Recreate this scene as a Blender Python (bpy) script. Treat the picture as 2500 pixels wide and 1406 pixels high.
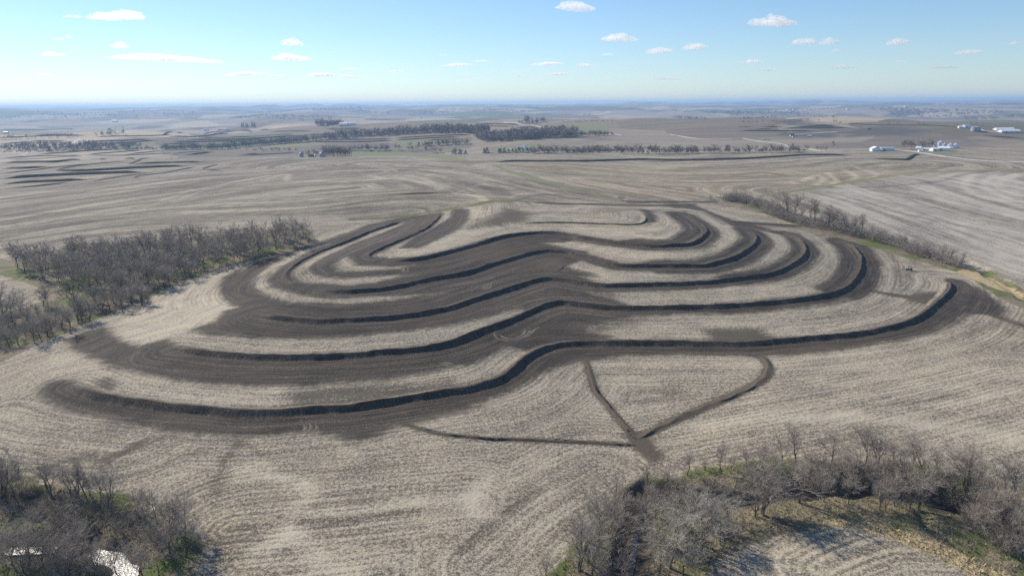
import bpy, math, random
import numpy as np
from mathutils import Matrix, Vector

# ------------------------------------------------------------------ scene, camera, sky, sun
scn = bpy.context.scene
for o in list(bpy.data.objects):
    bpy.data.objects.remove(o)
COL = scn.collection
rad = math.radians
rng = np.random.default_rng(7)
random.seed(7)

CAM_Z, FPX = 105.0, 1733.0          # camera height in metres, focal length in photograph pixels
PITCH, ROLL = rad(14.45), rad(0.47)
_F = np.array([0, math.cos(PITCH), -math.sin(PITCH)])
_R0 = np.array([1.0, 0, 0]); _U0 = np.array([0, math.sin(PITCH), math.cos(PITCH)])
_R = _R0 * math.cos(ROLL) - _U0 * math.sin(ROLL)
_U = _U0 * math.cos(ROLL) + _R0 * math.sin(ROLL)
CAMP = np.array([0.0, 0.0, CAM_Z])
cam_d = bpy.data.cameras.new('camera'); cam = bpy.data.objects.new('camera', cam_d); COL.objects.link(cam)
cam_d.sensor_width = 36.0; cam_d.lens = 36.0 * FPX / 2500.0
cam_d.clip_start = 1.0; cam_d.clip_end = 200000.0
m3 = Matrix((( _R[0], _U[0], -_F[0]), (_R[1], _U[1], -_F[1]), (_R[2], _U[2], -_F[2])))
cam.matrix_world = Matrix.Translation(CAMP.tolist()) @ m3.to_4x4()
scn.camera = cam
scn.render.resolution_x, scn.render.resolution_y = 1024, 575

SUN_EL, SUN_AZ = rad(34.0), rad(-48.0)       # azimuth from +Y, positive to the right
world = bpy.data.worlds.new('World'); scn.world = world; world.use_nodes = True
wn = world.node_tree; wn.nodes.clear()
sky = wn.nodes.new('ShaderNodeTexSky'); sky.sky_type = 'NISHITA'; sky.sun_disc = False
sky.sun_elevation = SUN_EL; sky.sun_rotation = SUN_AZ
sky.altitude = 300; sky.air_density = 1.0; sky.dust_density = 0.06; sky.ozone_density = 5.6
bg = wn.nodes.new('ShaderNodeBackground'); bg.inputs[1].default_value = 0.104
wo = wn.nodes.new('ShaderNodeOutputWorld')
wn.links.new(sky.outputs[0], bg.inputs[0]); wn.links.new(bg.outputs[0], wo.inputs[0])
sun_d = bpy.data.lights.new('sun', 'SUN'); sun_d.energy = 4.9; sun_d.angle = rad(0.5); sun_d.color = (1.0, 0.918, 0.80)
sun = bpy.data.objects.new('sun', sun_d); COL.objects.link(sun)
SUNV = Vector((math.sin(SUN_AZ) * math.cos(SUN_EL), math.cos(SUN_AZ) * math.cos(SUN_EL), math.sin(SUN_EL)))
sun.rotation_euler = SUNV.to_track_quat('Z', 'Y').to_euler()
vs = scn.view_settings
vs.view_transform = 'Standard'; vs.look = 'None'; vs.gamma = 1.0; vs.exposure = 0.36; vs.use_curve_mapping = False
HAZE = 0.72 / 9000.0            # density of the air, per metre
scn.cycles.use_denoising = False
scn.cycles.max_bounces = 12; scn.cycles.diffuse_bounces = 3; scn.cycles.volume_bounces = 8; scn.cycles.transparent_max_bounces = 12

# ------------------------------------------------------------------ digitising helpers
CROPS = {'K1': (0, 220, 2.929), 'K2': (850, 220, 2.929), 'K3': (1650, 220, 2.929), 'K4': (0, 650, 2.929), 'K5': (850, 650, 2.929),
         'K6': (1650, 650, 2.929), 'F7': (0, 270, 5.952), 'FA': (2080, 270, 5.952), 'FB': (640, 270, 7.8125), 'FC': (400, 270, 7.8125),
         'FD': (1180, 260, 7.8125), 'FE': (1800, 240, 7.8125), 'FF': (960, 240, 7.353), 'B1': (0, 1030, 3.74), 'B2': (600, 1030, 3.571),
         'B3': (1250, 1030, 3.74), 'B4': (1850, 1030, 3.74), 'P': (0, 0, 1.0)}
def C(*args):
    """points noted on enlarged views of the survey picture -> full picture coordinates"""
    out = []; c = CROPS['P']
    for a in args:
        if isinstance(a, str): c = CROPS[a]
        else: out.append((c[0] + a[0] / c[2], c[1] + a[1] / c[2]))
    return out
def rays(pts):
    p = np.asarray(pts, float).reshape(-1, 2)
    return (p[:, :1] - 1250) * _R + (703 - p[:, 1:2]) * _U + FPX * _F
def on_plane(pts, z):
    d = rays(pts); t = (z - CAM_Z) / d[:, 2]
    return CAMP + d * t[:, None]
def project(P):
    v = np.asarray(P, float).reshape(-1, 3) - CAMP
    w = v @ _F
    return np.stack([1250 + FPX * (v @ _R) / w, 703 - FPX * (v @ _U) / w, w], 1)
def smooth01(t):
    t = np.clip(t, 0, 1); return t * t * (3 - 2 * t)
def resample(P, step):
    P = np.asarray(P, float); n = len(P)
    if n > 2:                       # Catmull-Rom
        Q = np.vstack([2 * P[0] - P[1], P, 2 * P[-1] - P[-2]]); out = []
        for i in range(n - 1):
            p0, p1, p2, p3 = Q[i:i + 4]; k = max(2, int(np.linalg.norm(p2 - p1) / step * 2) + 1)
            k = min(k, 400)
            t = np.linspace(0, 1, k, endpoint=False)[:, None]
            out.append(.5 * (2 * p1 + (p2 - p0) * t + (2 * p0 - 5 * p1 + 4 * p2 - p3) * t ** 2 + (3 * p1 - p0 - 3 * p2 + p3) * t ** 3))
        out.append(P[-1:]); P = np.vstack(out)
    s = np.r_[0, np.cumsum(np.linalg.norm(np.diff(P, axis=0), axis=1))]
    m = max(2, int(s[-1] / step) + 1); u = np.linspace(0, s[-1], m)
    return np.stack([np.interp(u, s, P[:, k]) for k in range(P.shape[1])], 1), u

# ------------------------------------------------------------------ the earth terraces of the near field (crest lines)
TERR = {
 'T1': (7.0, 1.75, C('K4', (510,825),(640,880),(800,920),(1000,950),(1250,980),(1500,1000),(1750,1022),(2000,1020),(2250,1000),
        'K5', (0,985),(300,940),(600,890),(900,840),(1100,775),(1200,700),(1290,625),(1400,570),(1500,545),(1650,532),(2000,530),
        'K6', (0,532),(400,535),(800,510),(1200,480),(1500,430),(1700,370),(1850,270),(1950,170),(1968,115),(1940,85))),
 'T2': (11.0, 1.65, C('K4', (1240,565),(1500,600),(1800,625),(2100,630),'K5',(0,615),(300,590),(550,565),(750,520),(950,445),(1150,370),(1350,290),
        (1470,258),(1600,255),(1780,270),(2000,280),'K6',(0,275),(500,260),(1000,205),(1200,150),(1300,60),'K3',(1330,1200),(1310,1160),(1270,1110),(1210,1078))),
 'T3': (15.0, 1.5, C('K4', (1830,330),(2000,355),(2250,372),'K5',(0,365),(400,340),(700,285),(900,220),(1100,160),(1300,100),(1420,80),(1550,85),
        (1750,112),(1950,120),(2490,105),'K3',(500,1330),(700,1295),(850,1230),(930,1150),(920,1100),(880,1050),(820,1015))),
 'T4': (19.0, 1.5, C('K4',(2280,150),'K2',(0,1425),(300,1400),(600,1340),(850,1290),(1050,1230),(1250,1170),(1400,1145),(1550,1148),(1680,1170),(1850,1215),
        (2000,1240),(2490,1240),'K3',(300,1215),(450,1170),(550,1100),(580,1060),(570,1030),(520,990))),
 'T5': (23.0, 1.5, C('K2',(300,1205),(500,1190),(700,1150),(900,1095),(1100,1040),(1300,1015),(1500,1015),(1750,1050),(1950,1080),(2150,1100),(2300,1100),
        (2460,1085),'K3',(200,1030),(225,1000),(200,970),(150,930),(70,880))),
 'T6': (26.0, 1.0, C('K2',(1220,940),(1500,940),(1800,950),(2000,955),(2095,945),(2130,912),(2110,880))),
 'TA': (18.0, 1.25, C('K1',(2085,1350),(2048,1312),(2062,1280),(2150,1210),(2300,1140),'K2',(0,1075),(150,1010),(380,932))),
 'TB': (22.5, 1.25, C('K2',(180,1190),(150,1165),(250,1120),(400,1055),(550,985),(620,930),(665,880))),
}
TXY = {k: on_plane(p, z + h)[:, :2] for k, (z, h, p) in TERR.items()}

# ------------------------------------------------------------------ terrain: a thin-plate surface through the terraces and spot heights
spots = [(1560,1085,2.6),(1550,1200,1.6),(1540,1400,.6),(300,1330,.5),(0,1150,2.5),(700,1200,5),(1000,1400,3.6),(1300,1300,3.6),(2000,1130,4),
 (2450,1080,5),(2400,1300,1.5),(2100,1390,3),(2500,880,8.5),(1900,1000,5.5),(1200,1130,4.5),(450,1120,4.5),(100,740,7.5),(300,720,8.5),(60,850,5.5),(500,620,13.5),
 (200,600,13),(650,605,17),(750,565,21),(1400,500,28),(1150,508,27.5),(1200,465,27),(900,500,25),(700,480,22),(300,510,18),(0,500,15),(1600,445,21),
 (2000,450,20),(1880,505,20),(2000,545,16.5),(2130,585,12.5),(2250,625,9.5),(2400,700,6.5),(2500,560,15),(2300,480,20),(500,385,20),(1500,385,21),
 (2200,388,21),(0,400,15),(1200,397,24),(850,385,20),(2500,420,20),(0,600,10),(0,1380,1.0),(2480,1390,.8),(700,650,14.5),(620,700,13.5)]
ctrl = [on_plane([(a, b)], z)[0] for a, b, z in spots]
for k, (z, h, p) in TERR.items():
    q, _ = resample(TXY[k], 22.0)
    ctrl += [np.array([x, y, z]) for x, y in q]
ctrl = np.array(ctrl)
def _U2(r2): return r2 * np.log(r2 + 1e-9) * .5
_cx = ctrl[:, :2] / 100.0; _n = len(ctrl)
_d2 = ((_cx[:, None] - _cx[None]) ** 2).sum(-1)
_A = np.zeros((_n + 3, _n + 3)); _A[:_n, :_n] = _U2(_d2) + 0.03 * np.eye(_n)
_A[:_n, _n] = 1; _A[:_n, _n + 1:] = _cx; _A[_n, :_n] = 1; _A[_n + 1:, :_n] = _cx.T
_w = np.linalg.solve(_A, np.r_[ctrl[:, 2], 0, 0, 0])
def tps(x, y):
    x = np.clip(x, -900, 950) / 100.0; y = np.clip(y, 120, 1400) / 100.0
    out = _w[_n] + _w[_n + 1] * x + _w[_n + 2] * y
    for i in range(_n):
        r2 = (x - _cx[i, 0]) ** 2 + (y - _cx[i, 1]) ** 2
        out = out + _w[i] * _U2(r2)
    return out
_wv = []
_r = np.random.default_rng(21)
for k in range(26):
    L = 380 * 1.22 ** k * _r.uniform(.8, 1.2); a = _r.uniform(0, math.pi)
    _wv.append((math.cos(a) * 2 * math.pi / L, math.sin(a) * 2 * math.pi / L, _r.uniform(0, 6.28), L))
def far_h(x, y):
    d = np.sqrt(x * x + y * y); out = np.full(np.shape(x), 13.0)
    for kx, ky, ph, L in _wv[:14]:
        amp = 0.0062 * L if L < 1300 else 8.0
        out = out + amp * np.sin(kx * x + ky * y + ph) * smooth01((d - 400) / 900)
    ridge = sum(np.sin(kx * x * 2.2 + ky * y * .6 + ph) for kx, ky, ph, L in _wv[9:20])
    ridge2 = sum(np.sin(kx * x * 3.1 + ky * y * .5 + ph * 2) for kx, ky, ph, L in _wv[7:13])
    out = out + smooth01((d - 5200) / 5000) * (46 + 6.5 * ridge) + smooth01((d - 15000) / 6000) * (34 + 6 * ridge2)
    out = out - 26 * np.exp(-((d - 6600) / 2300.0) ** 2)
    return out
GX0, GX1, GY0, GY1, GS = -400.0, 400.0, 128.0, 620.0, 1.15
def axis_grow(a, ratio, limit, first):
    out = []; s = first; v = a
    while v < limit:
        s *= ratio; v += s; out.append(v)
    return out
_xr = axis_grow(0, 1.06, 27000, GS); _yr = axis_grow(0, 1.021, 27000, GS); _yd = axis_grow(0, 1.12, 120, GS)
xs = np.r_[[GX0 - v for v in reversed(_xr)], np.arange(GX0, GX1 + .01, GS), [GX1 + v for v in _xr]]
ys = np.r_[[GY0 - v for v in reversed(_yd)], np.arange(GY0, GY1 + .01, GS), [GY1 + v for v in _yr]]
XX, YY = np.meshgrid(xs, ys)
NX, NY = len(xs), len(ys)
wfar = smooth01((YY - 1230) / 420)
wfar = np.maximum(wfar, smooth01((np.abs(XX - 30) - 850) / 500))
near = wfar < 1
ZZ = far_h(XX, YY)
_t = tps(XX[near], YY[near])
ZZ[near] = _t * (1 - wfar[near]) + ZZ[near] * wfar[near]
def bil(arr, x, y):
    x = np.asarray(x, float); y = np.asarray(y, float)
    i = np.clip(np.searchsorted(xs, x) - 1, 0, NX - 2); j = np.clip(np.searchsorted(ys, y) - 1, 0, NY - 2)
    u = np.clip((x - xs[i]) / (xs[i + 1] - xs[i]), 0, 1); v = np.clip((y - ys[j]) / (ys[j + 1] - ys[j]), 0, 1)
    return (arr[j, i] * (1 - u) + arr[j, i + 1] * u) * (1 - v) + (arr[j + 1, i] * (1 - u) + arr[j + 1, i + 1] * u) * v
def H(x, y): return bil(ZZ, x, y)
def hit(pts):
    """points of the surveyed picture -> where they lie on the ground"""
    d = rays(pts); d = d / np.linalg.norm(d, axis=1)[:, None]; n = len(d)
    ts = 80.0 * 1.0075 ** np.arange(775); Q = CAMP + d[:, None] * ts[None, :, None]
    below = Q[..., 2] < H(Q[..., 0], Q[..., 1]); below[:, -1] = True; k = np.maximum(below.argmax(1), 1)
    ta, tb = ts[k - 1], ts[k]
    for k in range(30):
        m = .5 * (ta + tb); p = CAMP + d * m[:, None]
        b = p[:, 2] < H(p[:, 0], p[:, 1]); tb = np.where(b, m, tb); ta = np.where(b, ta, m)
    p = CAMP + d * tb[:, None]
    p[:, 2] = H(p[:, 0], p[:, 1])
    return p

def seg_dist(gx, gy, P):
    """distance of grid points to an open polyline"""
    best = np.full(gx.shape, 1e9)
    for (ax, ay), (bx, by) in zip(P[:-1], P[1:]):
        dx, dy = bx - ax, by - ay; L2 = dx * dx + dy * dy + 1e-9
        t = np.clip(((gx - ax) * dx + (gy - ay) * dy) / L2, 0, 1)
        best = np.minimum(best, (gx - ax - t * dx) ** 2 + (gy - ay - t * dy) ** 2)
    return np.sqrt(best)
def window(P, pad):
    i0, i1 = np.searchsorted(xs, [P[:, 0].min() - pad, P[:, 0].max() + pad]); j0, j1 = np.searchsorted(ys, [P[:, 1].min() - pad, P[:, 1].max() + pad])
    return slice(max(j0 - 1, 0), min(j1 + 1, NY)), slice(max(i0 - 1, 0), min(i1 + 1, NX))
def poly_sd(P, pad):
    """signed distance (positive inside) on the window of the grid round polygon P"""
    w = window(P, pad); gx, gy = XX[w], YY[w]; ins = np.zeros(gx.shape, bool)
    Q = np.vstack([P, P[:1]])
    for (ax, ay), (bx, by) in zip(Q[:-1], Q[1:]):
        c = ((ay > gy) != (by > gy)) & (gx < (bx - ax) * (gy - ay) / (by - ay + 1e-12) + ax); ins ^= c
    d = seg_dist(gx, gy, Q)
    return w, np.where(ins, d, -d)

# creeks cut into the ground
CREEKS = [
 (2.6, 5.5, C('P',(1530,1420),(1545,1350),(1550,1310),(1556,1265),(1568,1215),(1590,1192),(1640,1192),(1720,1218),(1820,1208),(1920,1192),(2010,1184),(2100,1190),(2200,1195),(2270,1212),(2330,1222))),
 (2.4, 5.0, C('P',(-40,1222),(30,1218),(80,1214),(140,1245),(165,1275),(200,1312),(245,1340),(292,1362),(300,1385),(285,1420))),
 (1.8, 5.0, C('P',(-40,1333),(20,1333),(60,1332),(100,1330),(150,1326),(200,1312))),
 (1.5, 3.2, C('P',(2250,1254),(2278,1290),(2335,1322),(2385,1351),(2438,1375),(2510,1402))),
 (1.6, 4.5, C('P',(2360,640),(2420,672),(2470,705),(2520,735))),
]
CREEK_XY = []
for dep, hw, pts in CREEKS:
    P, _ = resample(hit(pts)[:, :2], 5.0); CREEK_XY.append(P)
for (dep, hw, pts), P in zip(CREEKS, CREEK_XY):
    w = window(P, 3 * hw); d = seg_dist(XX[w], YY[w], P)
    wob = 1 + .25 * np.sin(XX[w] * .21 + YY[w] * .13) + .2 * np.sin(XX[w] * .5 - YY[w] * .37)
    ZZ[w] -= dep * (1 - smooth01((d / (hw * wob) - .35) / .75))
# small natural unevenness of the ground
ZZ += (.10 * np.sin(XX * .33 + .8 * np.sin(YY * .11)) * np.sin(YY * .29 + .7 * np.sin(XX * .09)) + .18 * np.sin(XX * .07 + 1.2 * np.sin(YY * .031)) * np.sin(YY * .061)) * (np.hypot(XX, YY) < 1200)
# ------------------------------------------------------------------ what lies on the ground: fields of distances to graded soil, grass, ...
A_soil = np.full(XX.shape, -60.0); A_grass = np.full(XX.shape, -60.0); A_dry = np.full(XX.shape, -60.0); A_mud = np.full(XX.shape, -60.0)
A_soft = np.zeros(XX.shape); A_tone = np.zeros(XX.shape); A_warm = np.zeros(XX.shape)
def add(A, pts, pad=14.0):
    w, d = poly_sd(hit(pts)[:, :2], pad); A[w] = np.maximum(A[w], d)
def sub(A, pts, pad=14.0):
    w, d = poly_sd(hit(pts)[:, :2], pad); A[w] = np.minimum(A[w], -d)
def add_line(A, P, up, down):
    """a band beside a terrace crest: up metres uphill (left of travel), down metres downhill"""
    w = window(P, 16); gx, gy = XX[w], YY[w]; best = np.full(gx.shape, 1e9); side = np.zeros(gx.shape)
    for (ax, ay), (bx, by) in zip(P[:-1], P[1:]):
        dx, dy = bx - ax, by - ay; L2 = dx * dx + dy * dy + 1e-9
        t = np.clip(((gx - ax) * dx + (gy - ay) * dy) / L2, 0, 1)
        d = (gx - ax - t * dx) ** 2 + (gy - ay - t * dy) ** 2
        c = dx * (gy - ay) - dy * (gx - ax)
        m = d < best; best = np.where(m, d, best); side = np.where(m, c, side)
    A[w] = np.maximum(A[w], np.where(side > 0, up, down) - np.sqrt(best))
def shade(A, pts, val, soft=6.0):
    w, d = poly_sd(hit(pts)[:, :2], soft * 2); A[w] += val * smooth01(d / soft * .5 + .5)

GIANT = C('K2',(665,880),(620,935),(550,990),(400,1060),(250,1125),(160,1170),(185,1192),(300,1200),(500,1190),(700,1150),(900,1095),(1100,1040),(1300,1015),(1500,1015),(1620,1030),
 (1620,1080),(1380,1095),(1520,1120),(1700,1150),(1750,1195),(1560,1255),(1600,1280),(1700,1300),(1800,1335),'K5',(1650,70),(1750,112),(1690,180),(1800,215),(1900,240),(2000,280),(2080,330),(1900,380),(1700,430),
 (1720,470),(1850,500),(1900,530),(1650,532),(1500,545),(1400,570),(1300,610),(1150,580),(900,690),(600,750),(300,800),(0,825),'K4',(2100,850),(1800,855),(1400,830),(1100,780),(800,710),(620,640),(470,540),
 (455,525),(620,460),(780,440),(790,480),(830,520),(1000,578),(1060,555),(1190,525),(1250,575),(1500,605),(1800,630),(2100,635),'K5',(0,620),(300,595),(550,570),(750,525),(950,450),(1150,375),(1250,330),
 (1250,290),(1050,345),(900,380),(700,430),(400,465),(0,505),'K4',(2150,520),(1800,515),(1500,490),(1380,455),(1550,390),(1570,360),(1600,320),(1690,295),(1600,245),(1565,190),(1565,140),(1600,80),(1720,20),
 'K1',(1700,1310),(1850,1220),(2050,1160),(2300,1090),'K2',(0,1020),(150,960),(380,910),(560,880))
add(A_soil, GIANT)
sub(A_soil, C('K1',(2350,1100),(2100,1160),(1950,1230),(1850,1310),(1815,1370),'K4',(1815,80),(1820,150),(1880,190),(1960,230),(2080,260),(2490,268),'K5',(300,245),(700,190),(300,215),(0,220),
   'K4',(2490,236),(2250,222),(2100,196),(1950,160),(1900,105),(1930,40),'K1',(1930,1340),(2010,1262),(2200,1175),(2350,1116)))
sub(A_soil, C('K2',(385,945),(200,1012),(0,1088),'K1',(2350,1142),(2170,1227),(2077,1302),(2082,1332),'K4',(2120,95),(2180,117),(2490,136),'K5',(200,118),(480,60),'K4',(2490,90),(2300,80),(2230,57),(2175,10),'K1',(2165,1340),(2205,1270),
   (2330,1190),(2490,1122),'K2',(0,1112),(200,1040),(350,978),(402,946)))
sub(A_soil, C('K1',(2400,1240),(2420,1215),(2490,1190),'K2',(20,1210),(60,1255),(300,1262),(480,1250),(380,1280),(130,1292),(0,1297),'K1',(2490,1300),(2430,1295)))
add(A_soil, C('K2',(750,850),(860,855),(865,890),(850,930),(780,990),(650,1060),(560,1110),(500,1130),(370,1130),(470,1050),(650,960),(730,910)))
add(A_soil, C('K2',(1340,799),(1500,807),(2000,818),(2490,813),'K3',(130,826),(260,878),(400,932),(640,950),(970,971),(960,983),(650,966),(560,966),(700,1005),(800,1018),(790,1042),(600,1002),(480,985),(520,1000),
   (500,1020),(430,988),(330,925),(200,868),(80,848),(0,846),'K2',(2300,834),(2000,831),(1500,818),(1340,809)))
add(A_soil, C('K2',(1990,792),(2490,796),'K3',(300,795),(290,804),(0,807),'K2',(2000,804)))
add(A_soil, C('K2',(2090,850),(2150,860),(2205,905),(2200,942),(2140,950),(2130,900)))
add(A_soil, C('K3',(60,868),(130,905),(210,960),(235,990),(130,1000),(90,930),(20,885)))

SF = C('K4',(510,822),(480,812),(350,828),(300,870),(290,900),(360,970),(500,1030),(700,1080),(1000,1140),(1350,1195),(1700,1215),(2000,1205),(2100,1185),(2250,1180),(2400,1210),
 'P',(838,1072),(897,1072),(936,1052),(989,1036),(1055,1022),(1157,991),(1242,957),(1311,920),(1362,896),(1427,879),(1533,868),(1700,865),(1787,868),(1923,868),(2060,853),(2196,831),(2282,810),(2333,787),(2363,766),
 (2401,768),(2445,776),(2452,759),(2435,735),(2401,708),(2350,684),(2312,679),'K6',(1968,115),(1950,170),(1850,270),(1700,370),(1500,430),(1200,480),(800,510),(400,535),(0,532),'K5',(2000,530),(1650,532),(1500,545),
 (1400,570),(1290,625),(1200,700),(1100,775),(900,840),(600,890),(300,940),(0,985),'K4',(2250,1000),(2000,1020),(1750,1022),(1500,1000),(1250,980),(1000,950),(800,920),(640,880))
add(A_soil, SF)
def part(k, a, b):
    P, _ = resample(TXY[k], 4.0); n = len(P); return P[int(a * n):max(int(b * n), int(a * n) + 2)]
for k, a, b, up, dn in (('T5',0,.55,5,7),('T5',.55,1,15,8),('T4',0,.6,4,7),('T4',.6,1,10,10),('T3',0,.62,3,7),('T3',.62,1,9,8),('T2',0,.55,2,7),('T2',.55,.7,5,8),('T2',.7,1,12,11),
                        ('T1',0,1,1.5,6),('TA',0,1,9,3),('TB',0,1,8,3)):
    add_line(A_soil, part(k, a, b), up, dn)
shade(A_soft, C('K2',(1150,850),(1290,890),(1230,940),(1100,960),(880,985),(950,930),(1050,905)), .85, 12)
shade(A_soft, C('K4',(2120,905),(2300,885),'K5',(0,875),(200,860),(500,852),(700,830),(560,890),(300,930),(0,975),'K4',(2300,990),(2080,985)), .75, 8)
shade(A_soft, C('K4',(690,812),(760,802),(815,850),(770,885)), .8, 4)
shade(A_soft, C('K6',(1650,215),(1850,188),(1905,230),(1830,272),(1700,252)), .9, 5)
shade(A_soft, C('K6',(1370,158),(1480,185),(1660,212),(1660,228),(1480,202),(1370,172)), .9, 3)
shade(A_soft, C('K5',(1700,400),(2100,330),(2200,350),(1950,430),(1760,480)), .5, 10)
shade(A_soft, C('K5',(1780,170),(1900,160),(1900,215),(1800,215)), .5, 6)
shade(A_soft, C('B1',(330,260),(560,220),(860,200),(1000,90),(1080,90),(900,260),(650,300),(500,330)), .15, 5)
shade(A_soft, C('B1',(900,380),(1200,190),(1500,140),(1900,230),(1800,330),(1400,240),(1200,260),(1000,400)), .15, 6)
shade(A_soft, C('B1',(1900,500),(2050,250),(2180,180),(2150,280),(2010,480),(1990,640),(1920,640)), .1, 4)
shade(A_soft, C('B1',(1850,1000),(2100,1000),(2300,1150),(2200,1406),(1950,1406),(1900,1200)), .3, 8)
shade(A_soft, C('B3',(1130,180),(1230,170),(1340,300),(1280,330),(1180,260)), .9, 3)
shade(A_soft, C('K6',(240,468),(330,452),(590,458),(670,512),(620,532),(290,532)), 1.1, 7)
shade(A_tone, C('B4',(-300,1200),(0,1095),(300,1015),(620,965),(900,975),(1200,1065),(1500,1185),(1850,1350),(1990,1500),(-600,1500)), .08, 6)
# grass, litter and brush ground
add(A_grass, C('P',(-40,628),(60,638),(200,600),(400,585),(600,570),(745,552),(778,590),(700,618),(560,648),(450,686),(340,738),(250,775),(130,825),(0,884),(-60,900)))
sub(A_grass, C('P',(-60,668),(0,672),(60,690),(140,722),(60,752),(-60,775)))
add(A_grass, C('P',(1740,480),(1790,482),(1890,508),(2000,540),(2120,580),(2230,612),(2340,645),(2420,662),(2540,728),(2540,770),(2440,728),(2370,680),(2330,662),(2200,626),(2080,590),(1960,555),(1880,528),(1800,500)))
add(A_grass, C('B1',(-200,480),(300,500),(350,560),(600,600),(850,640),(1000,650),(1180,640),(1250,800),(1500,900),(1760,1000),(1900,1100),(1830,1250),(1800,1330),(1900,1500),(-300,1500)))
add(A_grass, C('B3',(200,1500),(430,1290),(650,1000),(860,740),(1000,575),(1250,505),(1500,510),(1700,410),(2000,390),(2430,310),'B4',(200,325),(650,365),(1000,375),(1300,365),(1600,385),(1720,470),(1950,500),(2100,600),
   (2430,740),(2700,800),(2700,1500),'B3',(200,1500)))
sub(A_grass, C('B4',(-300,1200),(0,1095),(300,1015),(620,965),(900,975),(1200,1065),(1500,1185),(1850,1350),(1990,1500),(-600,1500)))
add(A_dry, C('B4',(520,905),(850,890),(1250,970),(1500,1040),(1800,1165),(2000,1270),(2300,1390),(2500,1500),(2000,1500),(1860,1350),(1500,1185),(1200,1065),(900,975),(620,965)))
add(A_dry, C('B4',(1950,500),(2100,600),(2430,740),(2700,850),(2700,760),(2430,640),(2150,530)))
add(A_dry, C('K6',(2000,40),(2250,150),(2490,240),(2490,210),(2280,90),(2050,20)), 6)
for w in (C('K2',(950,510),(1150,570),(1500,670),(1850,750),(1950,785),(1880,780),(1500,690),(1230,620),(1150,590),(980,520)),
          C('K2',(1030,786),(1200,788),(1330,795),(1350,803),(1100,802),(880,834),(650,874),(350,916),(0,934),(0,918),(350,901),(640,858),(870,818)),
          C('K3',(600,752),(900,708),(1200,658),(1500,608),(1800,581),(2000,575),(2490,565),(2490,580),(2050,583),(1800,591),(1500,620),(1200,674),(900,722),(600,768)),
          C('K2',(20,440),(200,435),(500,450),(700,470),(900,508),(700,497),(500,480),(200,470),(20,474)),
          C('FF',(0,780),(560,770),(880,800),(560,850),(300,880),(0,850)), C('FF',(800,920),(1250,900),(1250,960),(950,985)),
          C('FD',(400,770),(650,770),(900,720),(1050,720),(1300,720),(1000,780),(900,840),(560,860),(200,860),(0,850),(0,830)),
          C('FD',(1150,370),(1500,348),(2400,352),(2450,425),(1750,492),(1500,405)), C('FC',(1300,350),(1700,330),(1760,345),(1500,360)), C('FB',(0,690),(350,640),(1000,610),(1300,640),(900,680),(400,700),(0,720)),
          C('F7',(840,570),(1000,430),(1180,400),(1040,500),(920,570)), C('F7',(1380,300),(1700,200),(1900,190),(1500,330),(1350,390)), C('FA',(900,600),(1100,575),(1500,575),(1600,600),(1300,625)),
          C('FA',(1550,245),(2050,245),(2100,265),(1850,270),(1560,262)), C('FE',(330,780),(500,740),(1000,735),(700,800))):
    add(A_grass, w, 30)
A_mud_pts = None
for (dep, hw, pts), P in list(zip(CREEKS, CREEK_XY))[:3]:
    w = window(P, 20); A_mud[w] = np.maximum(A_mud[w], hw * .95 - seg_dist(XX[w], YY[w], P))
# tone of whole fields
shade(A_tone, C('P',(-60,440),(500,380),(860,385),(1190,395),(1500,486),(1290,492),(900,538),(700,560),(200,590),(-60,600)), -.10, 10)
shade(A_tone, C('K3',(980,722),(1500,628),(2000,590),(2490,592),'P',(2560,700),(2420,652),(2350,630),(2120,560),(1960,490)), .16, 8)
shade(A_warm, C('K3',(980,722),(1500,628),(2000,590),(2490,592),'P',(2560,700),(2420,652),(2350,630),(2120,560),(1960,490)), -.5, 8)
shade(A_warm, C('K2',(1040,520),(2490,530),'K3',(1700,500),(1900,575),(1000,695),(600,745),(0,788),'K2',(1990,780),(1300,590)), 1.0, 12)
shade(A_tone, C('K4',(780,460),(1000,340),(1250,130),(1500,60),(1700,10),(1600,80),(1560,140),(1690,295),(1550,380),(1380,450),(1200,500),(1000,565),(830,515)), .28, 6)
shade(A_tone, C('K2',(870,860),(1000,840),(1000,930),(850,990),(560,1140),(330,1195),(700,1100),(900,1000)), .22, 10)
shade(A_tone, C('K4',(480,570),(620,660),(900,750),(1400,850),(2400,880),'K5',(600,780),(600,880),'K4',(2400,960),(1700,990),(1000,930),(520,800),(250,700)), .14, 8)
# direction of the crop rows: distance from terraces and from row lines seen in the other fields
GUIDES = [P for P in (resample(v, 9.0)[0] for v in TXY.values())]
for g in ([(0,520),(300,478),(600,440),(900,420)],[(0,600),(300,560),(700,540),(1000,520)],[(900,400),(1150,420),(1400,470),(1500,486)],[(1250,405),(1600,430),(2000,420),(2200,400)],
          [(1990,470),(2250,556),(2540,660)],[(2100,440),(2300,500),(2540,560)],[(560,1290),(800,1268),(1150,1230)],[(1700,1140),(2100,1060),(2540,950)],[(2000,1390),(2140,1330),(2250,1330)],
          [(1180,1380),(1330,1250),(1480,1160)],[(0,1010),(120,1040),(330,1060)]):
    GUIDES.append(resample(hit(g)[:, :2], 9.0)[0])
_jr = np.searchsorted(ys, 1700)
_sx, _sy = XX[:_jr:2, ::2], YY[:_jr:2, ::2]
_m = (np.abs(_sx) < 1200)
_gx, _gy = _sx[_m], _sy[_m]
_best = np.full(_gx.shape, 1e9)
for P in GUIDES:
    step = 1 if len(P) < 60 else 2
    _best = np.minimum(_best, seg_dist(_gx, _gy, P[::step] if (len(P) - 1) % step == 0 else np.vstack([P[::step], P[-1:]])))
_rw = YY[:_jr:2, ::2].copy(); _rw[_m] = _best
_xs2, _ys2 = xs[::2], ys[:_jr:2]
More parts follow.
